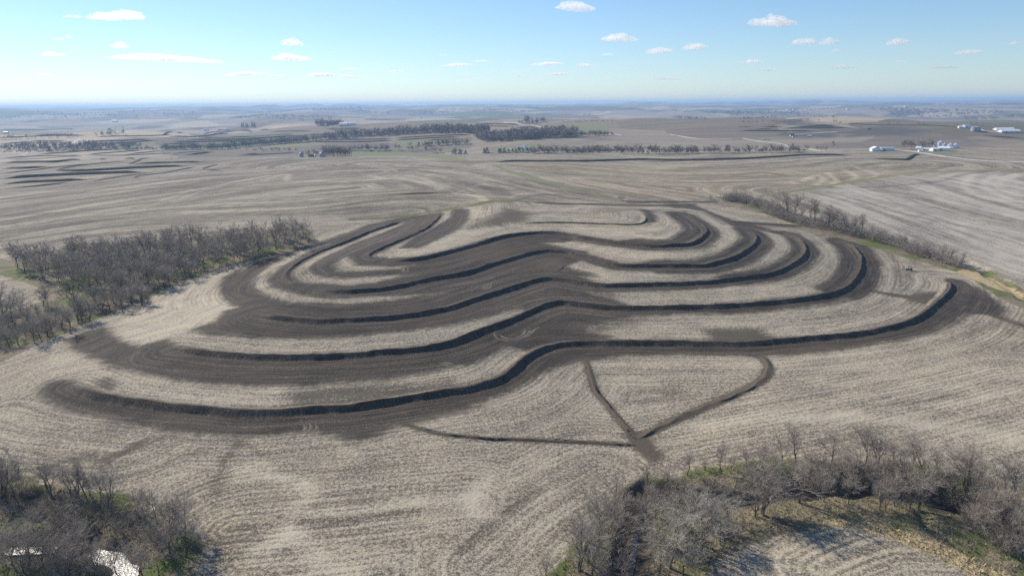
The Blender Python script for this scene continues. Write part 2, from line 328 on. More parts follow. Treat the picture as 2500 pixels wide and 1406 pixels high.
A_row = YY + 60 * np.sin(XX * .004 + YY * .002)
_i = np.clip(np.searchsorted(_xs2, xs) - 1, 0, len(_xs2) - 2); _j = np.clip(np.searchsorted(_ys2, ys[:_jr]) - 1, 0, len(_ys2) - 2)
_u = np.clip((xs - _xs2[_i]) / (_xs2[_i + 1] - _xs2[_i]), 0, 1)[None]; _v = np.clip((ys[:_jr] - _ys2[_j]) / (_ys2[_j + 1] - _ys2[_j]), 0, 1)[:, None]
_full = (_rw[np.ix_(_j, _i)] * (1 - _u) + _rw[np.ix_(_j, _i + 1)] * _u) * (1 - _v) + (_rw[np.ix_(_j + 1, _i)] * (1 - _u) + _rw[np.ix_(_j + 1, _i + 1)] * _u) * _v
A_row[:_jr] = np.where(np.abs(XX[:_jr]) < 1150, _full, A_row[:_jr])
def mark(A, pts, val, wid, keep=hit):
    P, _ = resample(keep(pts)[:, :2], 3.0); w = window(P, wid * 3); A[w] += val * np.exp(-(seg_dist(XX[w], YY[w], P) / wid) ** 2)
TRENCH = [C('K5',(1700,672),(1725,760),(1775,900),(1850,990),(1950,1110),(2040,1210),(2070,1240)), C('K6',(560,635),(610,650),(650,700),(665,745),(620,810),(480,890),(200,1010),(0,1095),'K5',(2200,1165),(2060,1225)),
          C('K5',(430,1135),(600,1185),(850,1220),(1200,1240),(1600,1255),(2060,1275)), C('K2',(1500,1300),(1545,1250)), C('K6',(2300,365),(2400,395),(2500,430))]
for pts, wd in zip(TRENCH, (1.3, 1.9, 1.1, 1.6, 2.0)): mark(A_soft, pts, 1.0, wd)
mark(A_soft, C('K5',(2060,1225),(2110,1300),(2180,1370)), .42, 3.2)
for pts, v, wd in ((C('K1',(1150,790),(1350,725),(1600,672),(1900,618),(2080,608)),.35,3.5),(C('K1',(1300,770),(1500,705),(1700,655),(1920,612)),.3,3.0),(C('K1',(0,1060),(500,960),(1000,900),(1500,850),(2400,800)),-.3,4),
    (C('K1',(0,1000),(600,920),(1200,840),(2000,800)),.22,4),(C('K1',(0,900),(500,870),(1200,800)),-.28,4),(C('K1',(0,780),(600,740),(1200,700),(1900,690)),-.3,5),(C('K1',(0,740),(500,720),(1100,690)),.25,5),(C('K1',(1900,640),(2050,600),(2060,650),(2200,650),(2490,655)),.3,5),
    (C('K2',(0,640),(150,640),(240,632),(160,605),(500,580)),.3,5),(C('K2',(900,690),(960,675),(1050,690),(1180,690)),.35,4),(C('K2',(930,690),(1050,712),(1250,715)),-.4,4),(C('K2',(1150,770),(1250,740),(1500,735),(1700,760)),.3,3),(C('K2',(1200,790),(1350,752),(1550,752)),-.3,3),
    (C('K2',(850,745),(950,760),(990,790)),.4,3),(C('K2',(760,738),(900,760),(960,792)),.35,3),(C('K2',(0,770),(300,760)),-.5,3),(C('K3',(900,650),(1000,610),(1050,640),(1000,680)),.4,4),(C('K3',(1080,590),(1150,650),(1100,680)),.4,4),(C('K3',(1200,570),(1290,620),(1230,650)),.4,4),
    (C('K3',(1270,545),(1430,600),(1380,630)),.35,4),(C('K3',(0,560),(400,540),(800,520),(1400,530)),-.3,6),(C('K3',(400,610),(600,590),(780,610)),-.4,5),(C('K3',(2300,600),(2200,680),(2380,780)),.4,4),(C('K3',(2420,600),(2290,680),(2450,760)),.35,4),(C('K3',(2140,600),(2060,680),(2200,770),(2490,800)),.35,4),
    (C('K3',(1000,740),(1250,800),(1700,900),(2490,1060)),-.35,3),(C('K3',(1100,700),(1500,690),(1900,650),(2050,600)),-.35,4),(C('K3',(1200,720),(1700,760),(2200,850),(2490,920)),.3,4),
    (C('B1',(0,420),(300,440),(700,330),(1000,330),(1300,190)),-.4,1.3),(C('B1',(850,400),(1250,190),(1480,130),(1800,170),(2150,170),(2400,300)),-.3,1.2),(C('B1',(900,420),(1270,215),(1500,150)),-.3,1.0),(C('B1',(1980,640),(2020,420),(2180,180)),-.25,1.6),
    (C('B2',(2100,500),(2000,640),(2000,800),(2150,830)),.4,3),(C('B2',(0,420),(300,480),(560,620),(380,800),(400,980)),.4,3),(C('B2',(560,800),(900,780),(1500,720),(1980,650)),.3,1.6),(C('B2',(300,830),(700,880),(1500,770)),-.3,1.6),(C('B2',(150,1100),(450,1000),(700,1250),(950,1343)),.35,3),
    (C('B2',(1900,1100),(2200,850),(2500,600)),-.4,2.5),(C('K6',(900,1080),(1400,1020),(2000,960),(2490,900)),.28,2.5),(C('K6',(850,1060),(1400,1000),(2100,930)),-.25,2),(C('K6',(200,1140),(800,1090),(1500,1100),(2490,1240)),.3,5),(C('K4',(0,620),(300,560),(450,535)),.4,3)):
    mark(A_tone, pts, v, wd)
ATTR = {'soil': A_soil, 'grass': A_grass, 'dry': A_dry, 'mud': A_mud, 'soft': A_soft, 'tone': A_tone, 'warm': A_warm, 'row': A_row}

# ------------------------------------------------------------------ mesh helpers
def mesh_np(name, V, Fc, mats=None, smooth=True, attrs=None):
    me = bpy.data.meshes.new(name); V = np.ascontiguousarray(V, np.float32); Fc = np.ascontiguousarray(Fc, np.int32)
    n, k = Fc.shape
    me.vertices.add(len(V)); me.vertices.foreach_set('co', V.ravel())
    me.loops.add(n * k); me.loops.foreach_set('vertex_index', Fc.ravel())
    me.polygons.add(n); me.polygons.foreach_set('loop_start', np.arange(0, n * k, k, dtype=np.int32))
    if smooth: me.polygons.foreach_set('use_smooth', np.ones(n, bool))
    for an, av in (attrs or {}).items():
        a = me.attributes.new(an, 'FLOAT', 'POINT'); a.data.foreach_set('value', np.ascontiguousarray(av, np.float32).ravel())
    me.update(); me.validate()
    for m in (mats or []): me.materials.append(m)
    return me
def link(name, me, parent=None):
    o = bpy.data.objects.new(name, me); COL.objects.link(o)
    if parent is not None: o.parent = parent
    return o
def tag(o, label=None, cat=None, group=None, kind=None):
    if label: o['label'] = label
    if cat: o['category'] = cat
    if group: o['group'] = group
    if kind: o['kind'] = kind
    return o
def grid_faces(nr, nc):
    a = (np.arange(nr - 1)[:, None] * nc + np.arange(nc - 1)[None]).ravel()
    return np.stack([a, a + 1, a + nc + 1, a + nc], 1)

# ------------------------------------------------------------------ materials
class NT:
    def __init__(self, name):
        self.m = bpy.data.materials.new(name); self.m.use_nodes = True; self.t = self.m.node_tree; self.t.nodes.clear()
    def n(self, typ, **kw):
        nd = self.t.nodes.new(typ)
        for k, v in kw.items(): setattr(nd, k, v)
        return nd
    def put(self, sock, v):
        if hasattr(v, 'is_output'): self.t.links.new(v, sock)
        elif v is not None:
            if hasattr(sock.default_value, '__len__') and not isinstance(v, (tuple, list)): v = (v,) * len(sock.default_value)
            if hasattr(sock.default_value, '__len__') and len(sock.default_value) == 4 and len(v) == 3: v = tuple(v) + (1,)
            sock.default_value = v
    def math(self, op, a, b=0.0, c=None, clamp=False):
        nd = self.n('ShaderNodeMath', operation=op, use_clamp=clamp); self.put(nd.inputs[0], a); self.put(nd.inputs[1], b)
        if c is not None: self.put(nd.inputs[2], c)
        return nd.outputs[0]
    def attr(self, name): return self.n('ShaderNodeAttribute', attribute_name=name).outputs['Fac']
    def noise(self, vec, scale, detail=3, rough=.55, dist=0.0):
        nd = self.n('ShaderNodeTexNoise'); self.put(nd.inputs['Vector'], vec); nd.inputs['Scale'].default_value = scale
        nd.inputs['Detail'].default_value = detail; nd.inputs['Roughness'].default_value = rough; nd.inputs['Distortion'].default_value = dist
        return nd.outputs['Fac']
    def ramp(self, f, lo, hi):
        nd = self.n('ShaderNodeMapRange', interpolation_type='SMOOTHSTEP'); self.put(nd.inputs[0], f); self.put(nd.inputs[1], lo); self.put(nd.inputs[2], hi)
        return nd.outputs[0]
    def mix(self, f, a, b):
        nd = self.n('ShaderNodeMix', data_type='RGBA'); self.put(nd.inputs[0], f); self.put(nd.inputs[6], a); self.put(nd.inputs[7], b)
        return nd.outputs[2]
    def vec(self, x, y, z):
        nd = self.n('ShaderNodeCombineXYZ'); self.put(nd.inputs[0], x); self.put(nd.inputs[1], y); self.put(nd.inputs[2], z); return nd.outputs[0]
    def scale(self, col, f):
        nd = self.n('ShaderNodeVectorMath', operation='SCALE'); self.put(nd.inputs[0], col); self.put(nd.inputs['Scale'], f); return nd.outputs[0]
    def out(self, col, rough=.9, bump=None, bstr=.5, bdist=.3, spec=.2, metal=0.0):
        b = self.n('ShaderNodeBsdfPrincipled'); self.put(b.inputs['Base Color'], col); self.put(b.inputs['Roughness'], rough); self.put(b.inputs['Specular IOR Level'], spec)
        b.inputs['Metallic'].default_value = metal
        if bump is not None:
            bn = self.n('ShaderNodeBump'); self.put(bn.inputs['Strength'], bstr); bn.inputs['Distance'].default_value = bdist; self.put(bn.inputs['Height'], bump)
            self.t.links.new(bn.outputs[0], b.inputs['Normal'])
        o = self.n('ShaderNodeOutputMaterial'); self.t.links.new(b.outputs[0], o.inputs[0]); return self.m
    def pos(self):
        g = self.n('ShaderNodeNewGeometry'); s = self.n('ShaderNodeSeparateXYZ'); self.t.links.new(g.outputs['Position'], s.inputs[0])
        return g.outputs['Position'], s.outputs[0], s.outputs[1], s.outputs[2]

def field_material():
    t = NT('field_ground'); P, x, y, z = t.pos()
    soil, grass, dry, mud, soft, tone, warm, row = (t.attr(k) for k in ('soil', 'grass', 'dry', 'mud', 'soft', 'tone', 'warm', 'row'))
    n_big = t.noise(P, .012, 3); n_mid = t.noise(P, .09, 4); n_edge = t.noise(P, .33, 4, .65); n_fine = t.noise(P, 1.1, 3, .7); n_spk = t.noise(P, 2.6, 2, .75)
    # streaks along the rows
    v1 = t.vec(t.math('MULTIPLY', row, 1.0), t.math('MULTIPLY', x, .035), t.math('MULTIPLY', y, .035))
    st_f = t.noise(v1, .95, 3, .6); st_m = t.noise(v1, .22, 3, .6); st_w = t.noise(t.vec(t.math('MULTIPLY', row, 1.0), t.math('MULTIPLY', x, .12), t.math('MULTIPLY', y, .12)), .055, 3, .55)
    wob = t.math('MULTIPLY_ADD', n_edge, 1.1, row)
    rows = t.math('SINE', t.math('MULTIPLY', wob, 2 * math.pi / 2.2))
    # residue cover 0..1
    d = t.math('SQRT', t.math('ADD', t.math('MULTIPLY', x, x), t.math('MULTIPLY', y, y)))
    sw = t.ramp(st_w, .3, .7); sm_ = t.ramp(st_m, .3, .7); nb = t.ramp(n_big, .3, .7); nm = t.ramp(n_mid, .28, .72)
    sf = t.ramp(st_f, .3, .7); fn = t.ramp(n_fine, .3, .7); sk = t.ramp(n_spk, .3, .7); md_ = t.ramp(d, 440.0, 620.0)
    cov = t.math('MULTIPLY_ADD', sk, .48, t.math('MULTIPLY', fn, .42))
    cov = t.math('ADD', cov, t.math('MULTIPLY_ADD', sf, .20, t.math('MULTIPLY', sm_, .17)))
    cov = t.math('ADD', cov, t.math('MULTIPLY_ADD', sw, t.math('MULTIPLY_ADD', md_, .22, .12), t.math('MULTIPLY', nm, .11)))
    cov = t.math('ADD', cov, t.math('MULTIPLY_ADD', nb, .09, t.math('MULTIPLY', rows, t.math('MULTIPLY', t.ramp(t.noise(P, .02, 2), .36, .6), .07))))
    cov = t.math('ADD', cov, t.math('MULTIPLY_ADD', md_, -.22, t.math('MULTIPLY', tone, .62)))
    cov = t.math('SUBTRACT', cov, t.math('MULTIPLY', soft, t.math('MULTIPLY_ADD', n_edge, .6, .45)))
    cov = t.ramp(cov, .36, 1.18)
    straw = t.mix(t.noise(P, .5, 2), (.485, .42, .315), (.44, .398, .318))
    straw = t.mix(t.ramp(n_mid, .35, .75), straw, (.48, .415, .305))
    dirt = t.mix(n_mid, (.078, .065, .048), (.118, .099, .075))
    stub = t.mix(cov, dirt, straw)
    wp = t.math('MAXIMUM', warm, 0.0); wm = t.math('MAXIMUM', t.math('MULTIPLY', warm, -1.0), 0.0)
    stub = t.mix(t.math('MULTIPLY', wp, .45), stub, t.mix(cov, (.14, .11, .07), (.47, .385, .26)))
    stub = t.mix(t.math('MULTIPLY', wm, .9), stub, t.mix(cov, (.14, .125, .112), (.46, .425, .385)))
    # distant parcels
    vn = t.n('ShaderNodeTexVoronoi', distance='MANHATTAN'); t.put(vn.inputs['Vector'], t.vec(t.math('MULTIPLY_ADD', n_big, 90.0, x), t.math('MULTIPLY', y, .8), 0.0)); vn.inputs['Scale'].default_value = .0021
    sep = t.n('ShaderNodeSeparateColor'); t.t.links.new(vn.outputs['Color'], sep.inputs[0])
    pc = t.mix(sep.outputs[0], (.15, .12, .09), (.31, .255, .19)); pc = t.mix(t.ramp(sep.outputs[1], .62, .95), pc, (.40, .33, .235)); pc = t.mix(t.ramp(sep.outputs[2], .86, .9), pc, (.13, .145, .065))
    ct = t.noise(t.vec(t.math('MULTIPLY', y, 1.0), t.math('MULTIPLY', x, .12), 0.0), .02, 3, .6)
    pc = t.scale(pc, t.math('MULTIPLY_ADD', ct, .9, .55))
    pc = t.mix(t.ramp(t.noise(P, .0016, 4, .6), .56, .66), pc, (.10, .088, .075))
    stub = t.mix(t.ramp(d, 1250.0, 2200.0), stub, pc)
    # graded bare soil
    sb = t.mix(t.math('MULTIPLY_ADD', sm_, .5, t.math('MULTIPLY', nm, .5)), (.027, .023, .0185), (.060, .050, .039))
    sb = t.mix(t.math('MULTIPLY', t.ramp(t.math('MULTIPLY_ADD', n_big, .6, t.math('MULTIPLY', st_w, .5)), .55, .72), .55), sb, (.11, .083, .058))
    sb = t.mix(t.math('MULTIPLY', t.ramp(st_f, .45, .68), .55), sb, (.115, .094, .071))
    sb = t.mix(t.math('MULTIPLY', t.ramp(st_m, .56, .72), .4), sb, (.15, .125, .10))
    sb = t.mix(t.math('MULTIPLY', t.ramp(t.math('MULTIPLY_ADD', st_m, .22, n_spk), .66, .82), .8), sb, (.32, .275, .22))
    sb = t.mix(t.math('MULTIPLY', t.ramp(n_fine, .5, .75), .35), sb, (.026, .021, .018))
    se = t.math('ADD', soil, t.math('MULTIPLY_ADD', n_edge, 6.0, -2.5)); se = t.math('ADD', se, t.math('MULTIPLY_ADD', n_fine, 3.5, -1.75)); se = t.math('ADD', se, t.math('MULTIPLY_ADD', st_m, 10.0, -5.0))
    se = t.math('ADD', se, t.math('MULTIPLY_ADD', n_spk, 5.0, -2.5))
    se = t.math('ADD', se, t.math('MULTIPLY_ADD', sk, 3.4, -1.7)); sm = t.ramp(se, -1.3, 1.4)
    col = t.mix(sm, stub, sb)
    # grass and litter
    gm = t.math('ADD', grass, t.math('MULTIPLY_ADD', n_edge, 5.0, -2.5)); gm = t.ramp(gm, -.8, .9)
    gc = t.mix(t.ramp(n_fine, .3, .7), (.11, .09, .06), (.27, .225, .15)); gc = t.mix(t.ramp(t.noise(P, .055, 4, .6), .46, .58), gc, t.mix(n_fine, (.065, .09, .022), (.15, .175, .055)))
    gc = t.mix(t.ramp(t.noise(P, .11, 3), .5, .7), gc, (.13, .105, .082))
    gc = t.mix(t.ramp(d, 600.0, 900.0), gc, t.mix(n_mid, (.15, .17, .075), (.23, .22, .12)))
    col = t.mix(gm, col, gc)
    dm = t.ramp(t.math('ADD', dry, t.math('MULTIPLY_ADD', n_edge, 6.0, -3.0)), -.6, .8)
    col = t.mix(dm, col, t.mix(t.ramp(n_fine, .3, .75), (.27, .20, .11), (.56, .45, .27)))
    mm = t.ramp(t.math('ADD', mud, t.math('MULTIPLY_ADD', n_edge, 4.0, -2.0)), -.4, 1.2)
    col = t.mix(mm, col, t.mix(n_fine, (.06, .05, .037), (.13, .11, .082)))
    # relief of clods, stalks and row ridges
    near_f = t.math('SUBTRACT', 1.0, t.ramp(d, 250.0, 700.0))
    hb = t.math('MULTIPLY_ADD', rows, .035, t.math('MULTIPLY_ADD', n_fine, .6, t.math('MULTIPLY', n_spk, .45)))
    hb = t.math('ADD', hb, t.math('MULTIPLY', n_edge, .6))
    return t.out(col, .95, hb, t.math('MULTIPLY_ADD', near_f, .55, .15), .42, .12)
M_FIELD = field_material()
def simple(name, c1, c2, sc=1.0, rough=.85, bump=.0, spec=.2, obj=True, metal=0.0):
    t = NT(name); P = t.n('ShaderNodeTexCoord').outputs['Object'] if obj else t.pos()[0]
    n = t.noise(P, sc, 4, .6); c = t.mix(t.ramp(n, .3, .7), c1, c2)
    return t.out(c, rough, n if bump else None, bump, .1, spec, metal)
M_BARK = simple('bark', (.075, .064, .055), (.14, .122, .105), .8, .9, .4)
M_TWIG = simple('twigs', (.32, .275, .23), (.43, .375, .32), .35, .9)
M_TWIG_PALE = simple('pale_twigs', (.36, .32, .265), (.47, .43, .37), .35, .9)
M_TWIG_DARK = simple('dark_twigs', (.32, .27, .225), (.43, .37, .315), .35, .9)
M_BUD = simple('budding_twigs', (.24, .23, .14), (.36, .34, .22), .35, .9)
M_CEDAR = simple('cedar_needles', (.022, .034, .016), (.05, .065, .03), .7, .9)
M_FARTWIG = simple('far_twigs', (.22, .185, .155), (.32, .275, .235), .05, .95)
M_WHITE = simple('white_metal_siding', (.74, .75, .76), (.80, .80, .80), .3, .5)
M_WROOF = simple('white_metal_roof', (.76, .77, .78), (.82, .82, .82), .25, .45, 0, .4)
M_GREYR = simple('grey_metal_roof', (.42, .43, .44), (.52, .53, .54), .2, .45, 0, .4)
M_GALV = simple('galvanised_steel', (.52, .54, .56), (.64, .65, .66), .3, .4, 0, .5, metal=.35)
M_BROWN = simple('weathered_wood', (.16, .12, .10), (.24, .19, .16), .5, .85)
M_DARKR = simple('dark_shingle', (.05, .048, .046), (.09, .085, .08), .5, .9)
M_DOOR = simple('grey_door', (.30, .32, .34), (.36, .38, .40), .5, .6)
M_GLASS = simple('window_glass', (.03, .035, .04), (.05, .06, .07), .5, .1, 0, .6)
M_GRAVEL = simple('gravel', (.40, .365, .31), (.54, .50, .43), .12, .95, 0, .1, obj=False)
M_TILL = simple('far_terrace_grass', (.045, .043, .029), (.075, .068, .046), .06, .95, 0, .1, obj=False)
M_TRACK = simple('dried_track', (.10, .082, .064), (.20, .168, .132), .5, .95, 0, .1, obj=False)
M_STRAW = simple('dry_grass', (.36, .30, .20), (.54, .46, .32), .6, .9)
M_GREENT = simple('green_grass', (.06, .11, .018), (.14, .20, .045), .6, .9)
M_RUBBER = simple('rubber', (.015, .015, .016), (.03, .03, .03), 3, .8)
M_CARPAINT = simple('dark_blue_paint', (.012, .016, .024), (.018, .022, .032), 2, .35, 0, .5)
M_GREYP = simple('pale_grey_plastic', (.42, .43, .45), (.52, .53, .54), 2, .45)
M_CLOTH = simple('dark_clothing', (.012, .013, .017), (.025, .025, .03), 6, .9)
M_SKIN = simple('skin', (.42, .27, .20), (.48, .31, .23), 6, .6)
def water_mat():
    t = NT('creek_water'); P = t.pos()[0]; n = t.noise(P, 1.6, 3, .6)
    return t.out((.05, .052, .045), .38, n, .7, .2, 1.0)
M_WATER = water_mat()
# ------------------------------------------------------------------ the ground, one sheet to the horizon
gV = np.stack([XX.ravel(), YY.ravel(), ZZ.ravel()], 1)
g_me = mesh_np('ground', gV, grid_faces(NY, NX), [M_FIELD], True, {k: v.ravel() for k, v in ATTR.items()})
ground = tag(link('ground', g_me), 'rolling crop land with pale stubble and dark graded soil', 'ground', kind='structure')

def strip(name, P, prof, step, mat, taper=10.0, wob=0.0, soil_from=None, attrs=True, sink=.15, seed=0, scale_end=True, cleat=False):
    """a long earthwork or road: the profile (offset to the right, height) swept along P and laid on the ground"""
    Q, u = resample(P, step); n = len(Q); L = u[-1]
    T = np.gradient(Q, axis=0); k = 3
    T = np.stack([np.convolve(np.pad(T[:, i], k, 'edge'), np.ones(2 * k + 1) / (2 * k + 1), 'valid') for i in (0, 1)], 1)
    T /= np.linalg.norm(T, axis=1)[:, None] + 1e-9; N = np.stack([T[:, 1], -T[:, 0]], 1)
    S = np.array([p[0] for p in prof], float); Hh = np.array([p[1] for p in prof], float)
    tp = smooth01(np.minimum(u, L - u) / max(taper, .01)) if taper > 0 else np.ones(n)
    r = np.random.default_rng(seed); ph = r.uniform(0, 6.28, 6)
    wv = 1 + wob * (.5 * np.sin(u * .09 + ph[0]) + .35 * np.sin(u * .31 + ph[1]) + .3 * np.sin(u * .83 + ph[2]))
    sc = (.35 + .65 * tp) if scale_end else np.ones(n)
    lat = wob * 1.2 * (np.sin(u * .13 + ph[3]) + .6 * np.sin(u * .47 + ph[4]))
    X = Q[:, 0, None] + N[:, 0, None] * (S[None] * sc[:, None] + lat[:, None] * (Hh > .3)[None]); Y = Q[:, 1, None] + N[:, 1, None] * (S[None] * sc[:, None] + lat[:, None] * (Hh > .3)[None])
    fine = wob * .35 * np.sin(X * 1.9 + ph[0]) * np.sin(Y * 1.7 + ph[1]) * (Hh > .3)[None]
    hh = np.where(Hh[None] > 0, Hh[None] * (tp * wv)[:, None] + fine * tp[:, None], Hh[None])
    Z = H(X, Y) + np.where(Hh[None] > 0, np.maximum(hh, -.02), -sink)
    at = None
    if attrs:
        at = {kk: bil(v, X, Y) for kk, v in ATTR.items()}
        if soil_from is not None:
            m = (S[None] > soil_from) & (Hh[None] > -.01) & (tp[:, None] > .12); at['soil'] = np.where(m, np.maximum(at['soil'], 9.0), at['soil'])
            at['soft'] = at['soft'] * 0; at['grass'] = np.where(m, -60, at['grass'])
        at['row'] = np.where(((S[None] > .6) & cleat) if cleat else False, u[:, None] * 1.25 + 0 * S[None], np.abs(S[None]) + 0 * u[:, None])
        at = {kk: v.ravel() for kk, v in at.items()}
    V = np.stack([X.ravel(), Y.ravel(), Z.ravel()], 1)
    nc = len(S); a = (np.arange(n - 1)[:, None] * nc + np.arange(nc - 1)[None]).ravel()
    Fc = np.stack([a, a + nc, a + nc + 1, a + 1], 1)[:, ::-1]
    Fc = np.stack([a, a + 1, a + nc + 1, a + nc], 1)
    me = mesh_np(name, V, Fc, [mat], True, at)
    # make normals look up
    if me.polygons[0].normal.z < 0: me.flip_normals()
    return link(name, me)

PROF = [(-9, -1), (-7.5, .02), (-5, .55), (-3.2, 1.35), (-1.8, 2.2), (-.8, 2.75), (-.2, 3.0), (.25, 2.97), (.7, 2.72), (1.6, 2.05), (2.6, 1.25), (3.5, .55), (4.2, .15), (4.9, .02), (6.0, -1)]
T_LABEL = {'T1': 'lowest and longest dark earth terrace, nearest the trenches', 'T2': 'second dark earth terrace up from the three trenches',
 'T3': 'third dark earth terrace counted up the hill', 'T4': 'fourth dark earth terrace up the hill, with the short cut on its slope', 'T5': 'uppermost long dark terrace, curving below the green one',
 'T6': 'short low green terrace at the top of the graded hill', 'TA': 'outer straight earth bank left of the hilltop, running away', 'TB': 'inner short earth bank left of the hilltop, running away'}
for i, (k, (z, h, p)) in enumerate(TERR.items()):
    s = h / 3.0; small = k in ('TA', 'TB', 'T6')
    prof = [(a * (s if not small else s * .9), b * s if b > 0 else b) for a, b in PROF]
    if k in ('TA', 'TB'): prof = [(a, b) for a, b in prof]
    o = strip('earth_terrace', TXY[k], prof, 1.3, M_FIELD, 14.0, .15, -2.2 * s if k != 'T6' else None, seed=i, cleat=k != 'T6')
    tag(o, T_LABEL[k], 'terrace', 'earth terraces of the near field', 'structure')
    if k == 'T6':
        a = o.data.attributes['grass']; v = np.zeros(len(o.data.vertices), np.float32); a.data.foreach_get('value', v)
        S = np.tile(np.array([q[0] for q in prof]), len(v) // len(prof)); v[(S > .1) & (S < 2.2)] = 4.0; a.data.foreach_set('value', v)

# trench lines and small earth banks in the stubble
BERM = [(-2.0, -1), (-1.5, .02), (-.9, .12), (-.45, .3), (-.1, .36), (.25, .28), (.55, .08), (.9, .02), (1.4, -1)]
for i, (pts, s, lab) in enumerate(zip(TRENCH, (1.0, 1.5, 1.0, 1.2, 1.3), ('dark trench line running down from the lowest terrace, left of the fork', 'wide curved trench line right of the fork',
        'long thin trench line running to the fork from the left', 'short bank cut across the soil between the third and fourth terraces', 'low soil bank at the right edge, past the end of the lowest terrace'))):
    o = strip('trench_line', hit(pts)[:, :2], [(q * s, h * s if h > 0 else h) for q, h in BERM], 1.0, M_FIELD, 6.0, .5, None, sink=.12, seed=i + 40)
    tag(o, lab, 'trench', 'trench lines in the stubble', 'structure')

# pale arcs left by turning machines
for lab, arcs in (('pale turning tracks on the soil below the third terrace', [C('K5',(945,165),(975,150),(985,125)), C('K5',(960,168),(995,152),(1003,125)), C('K5',(990,165),(1018,150),(1025,122))]),
                  ('looping pale tracks between the two lowest terraces', [C('K5',(1045,470),(1060,510),(1120,530),(1220,522),(1280,490),(1310,450)), C('K5',(1075,485),(1130,515),(1200,512),(1250,490),(1270,455)), C('K5',(1225,520),(1290,495),(1340,450),(1365,435))]),
                  ('short pale arcs on soil above the long light strip', [C('K5',(640,712),(700,705),(745,722)), C('K5',(655,695),(715,690),(770,718))]),
                  ('pale arcs at the lower edge of the bottom soil band', [C('K4',(2150,1190),(2185,1160),(2170,1125)), C('K4',(2190,1188),(2225,1155),(2210,1120)), C('K4',(2240,1185),(2268,1155),(2255,1130))]),
                  ('small pale arcs on soil below the top terrace', [C('K2',(365,1305),(395,1295),(400,1275)), C('K2',(390,1308),(425,1295),(428,1275))])):
    for a in arcs:
        o = strip('track_mark', hit(a)[:, :2], [(-.75, -1), (-.45, .05), (0, .09), (.45, .05), (.75, -1)], 1.0, M_TRACK, 3.0, .3, attrs=False, sink=.05, seed=len(lab)); tag(o, lab, 'track', 'machine tracks on soil', 'structure')

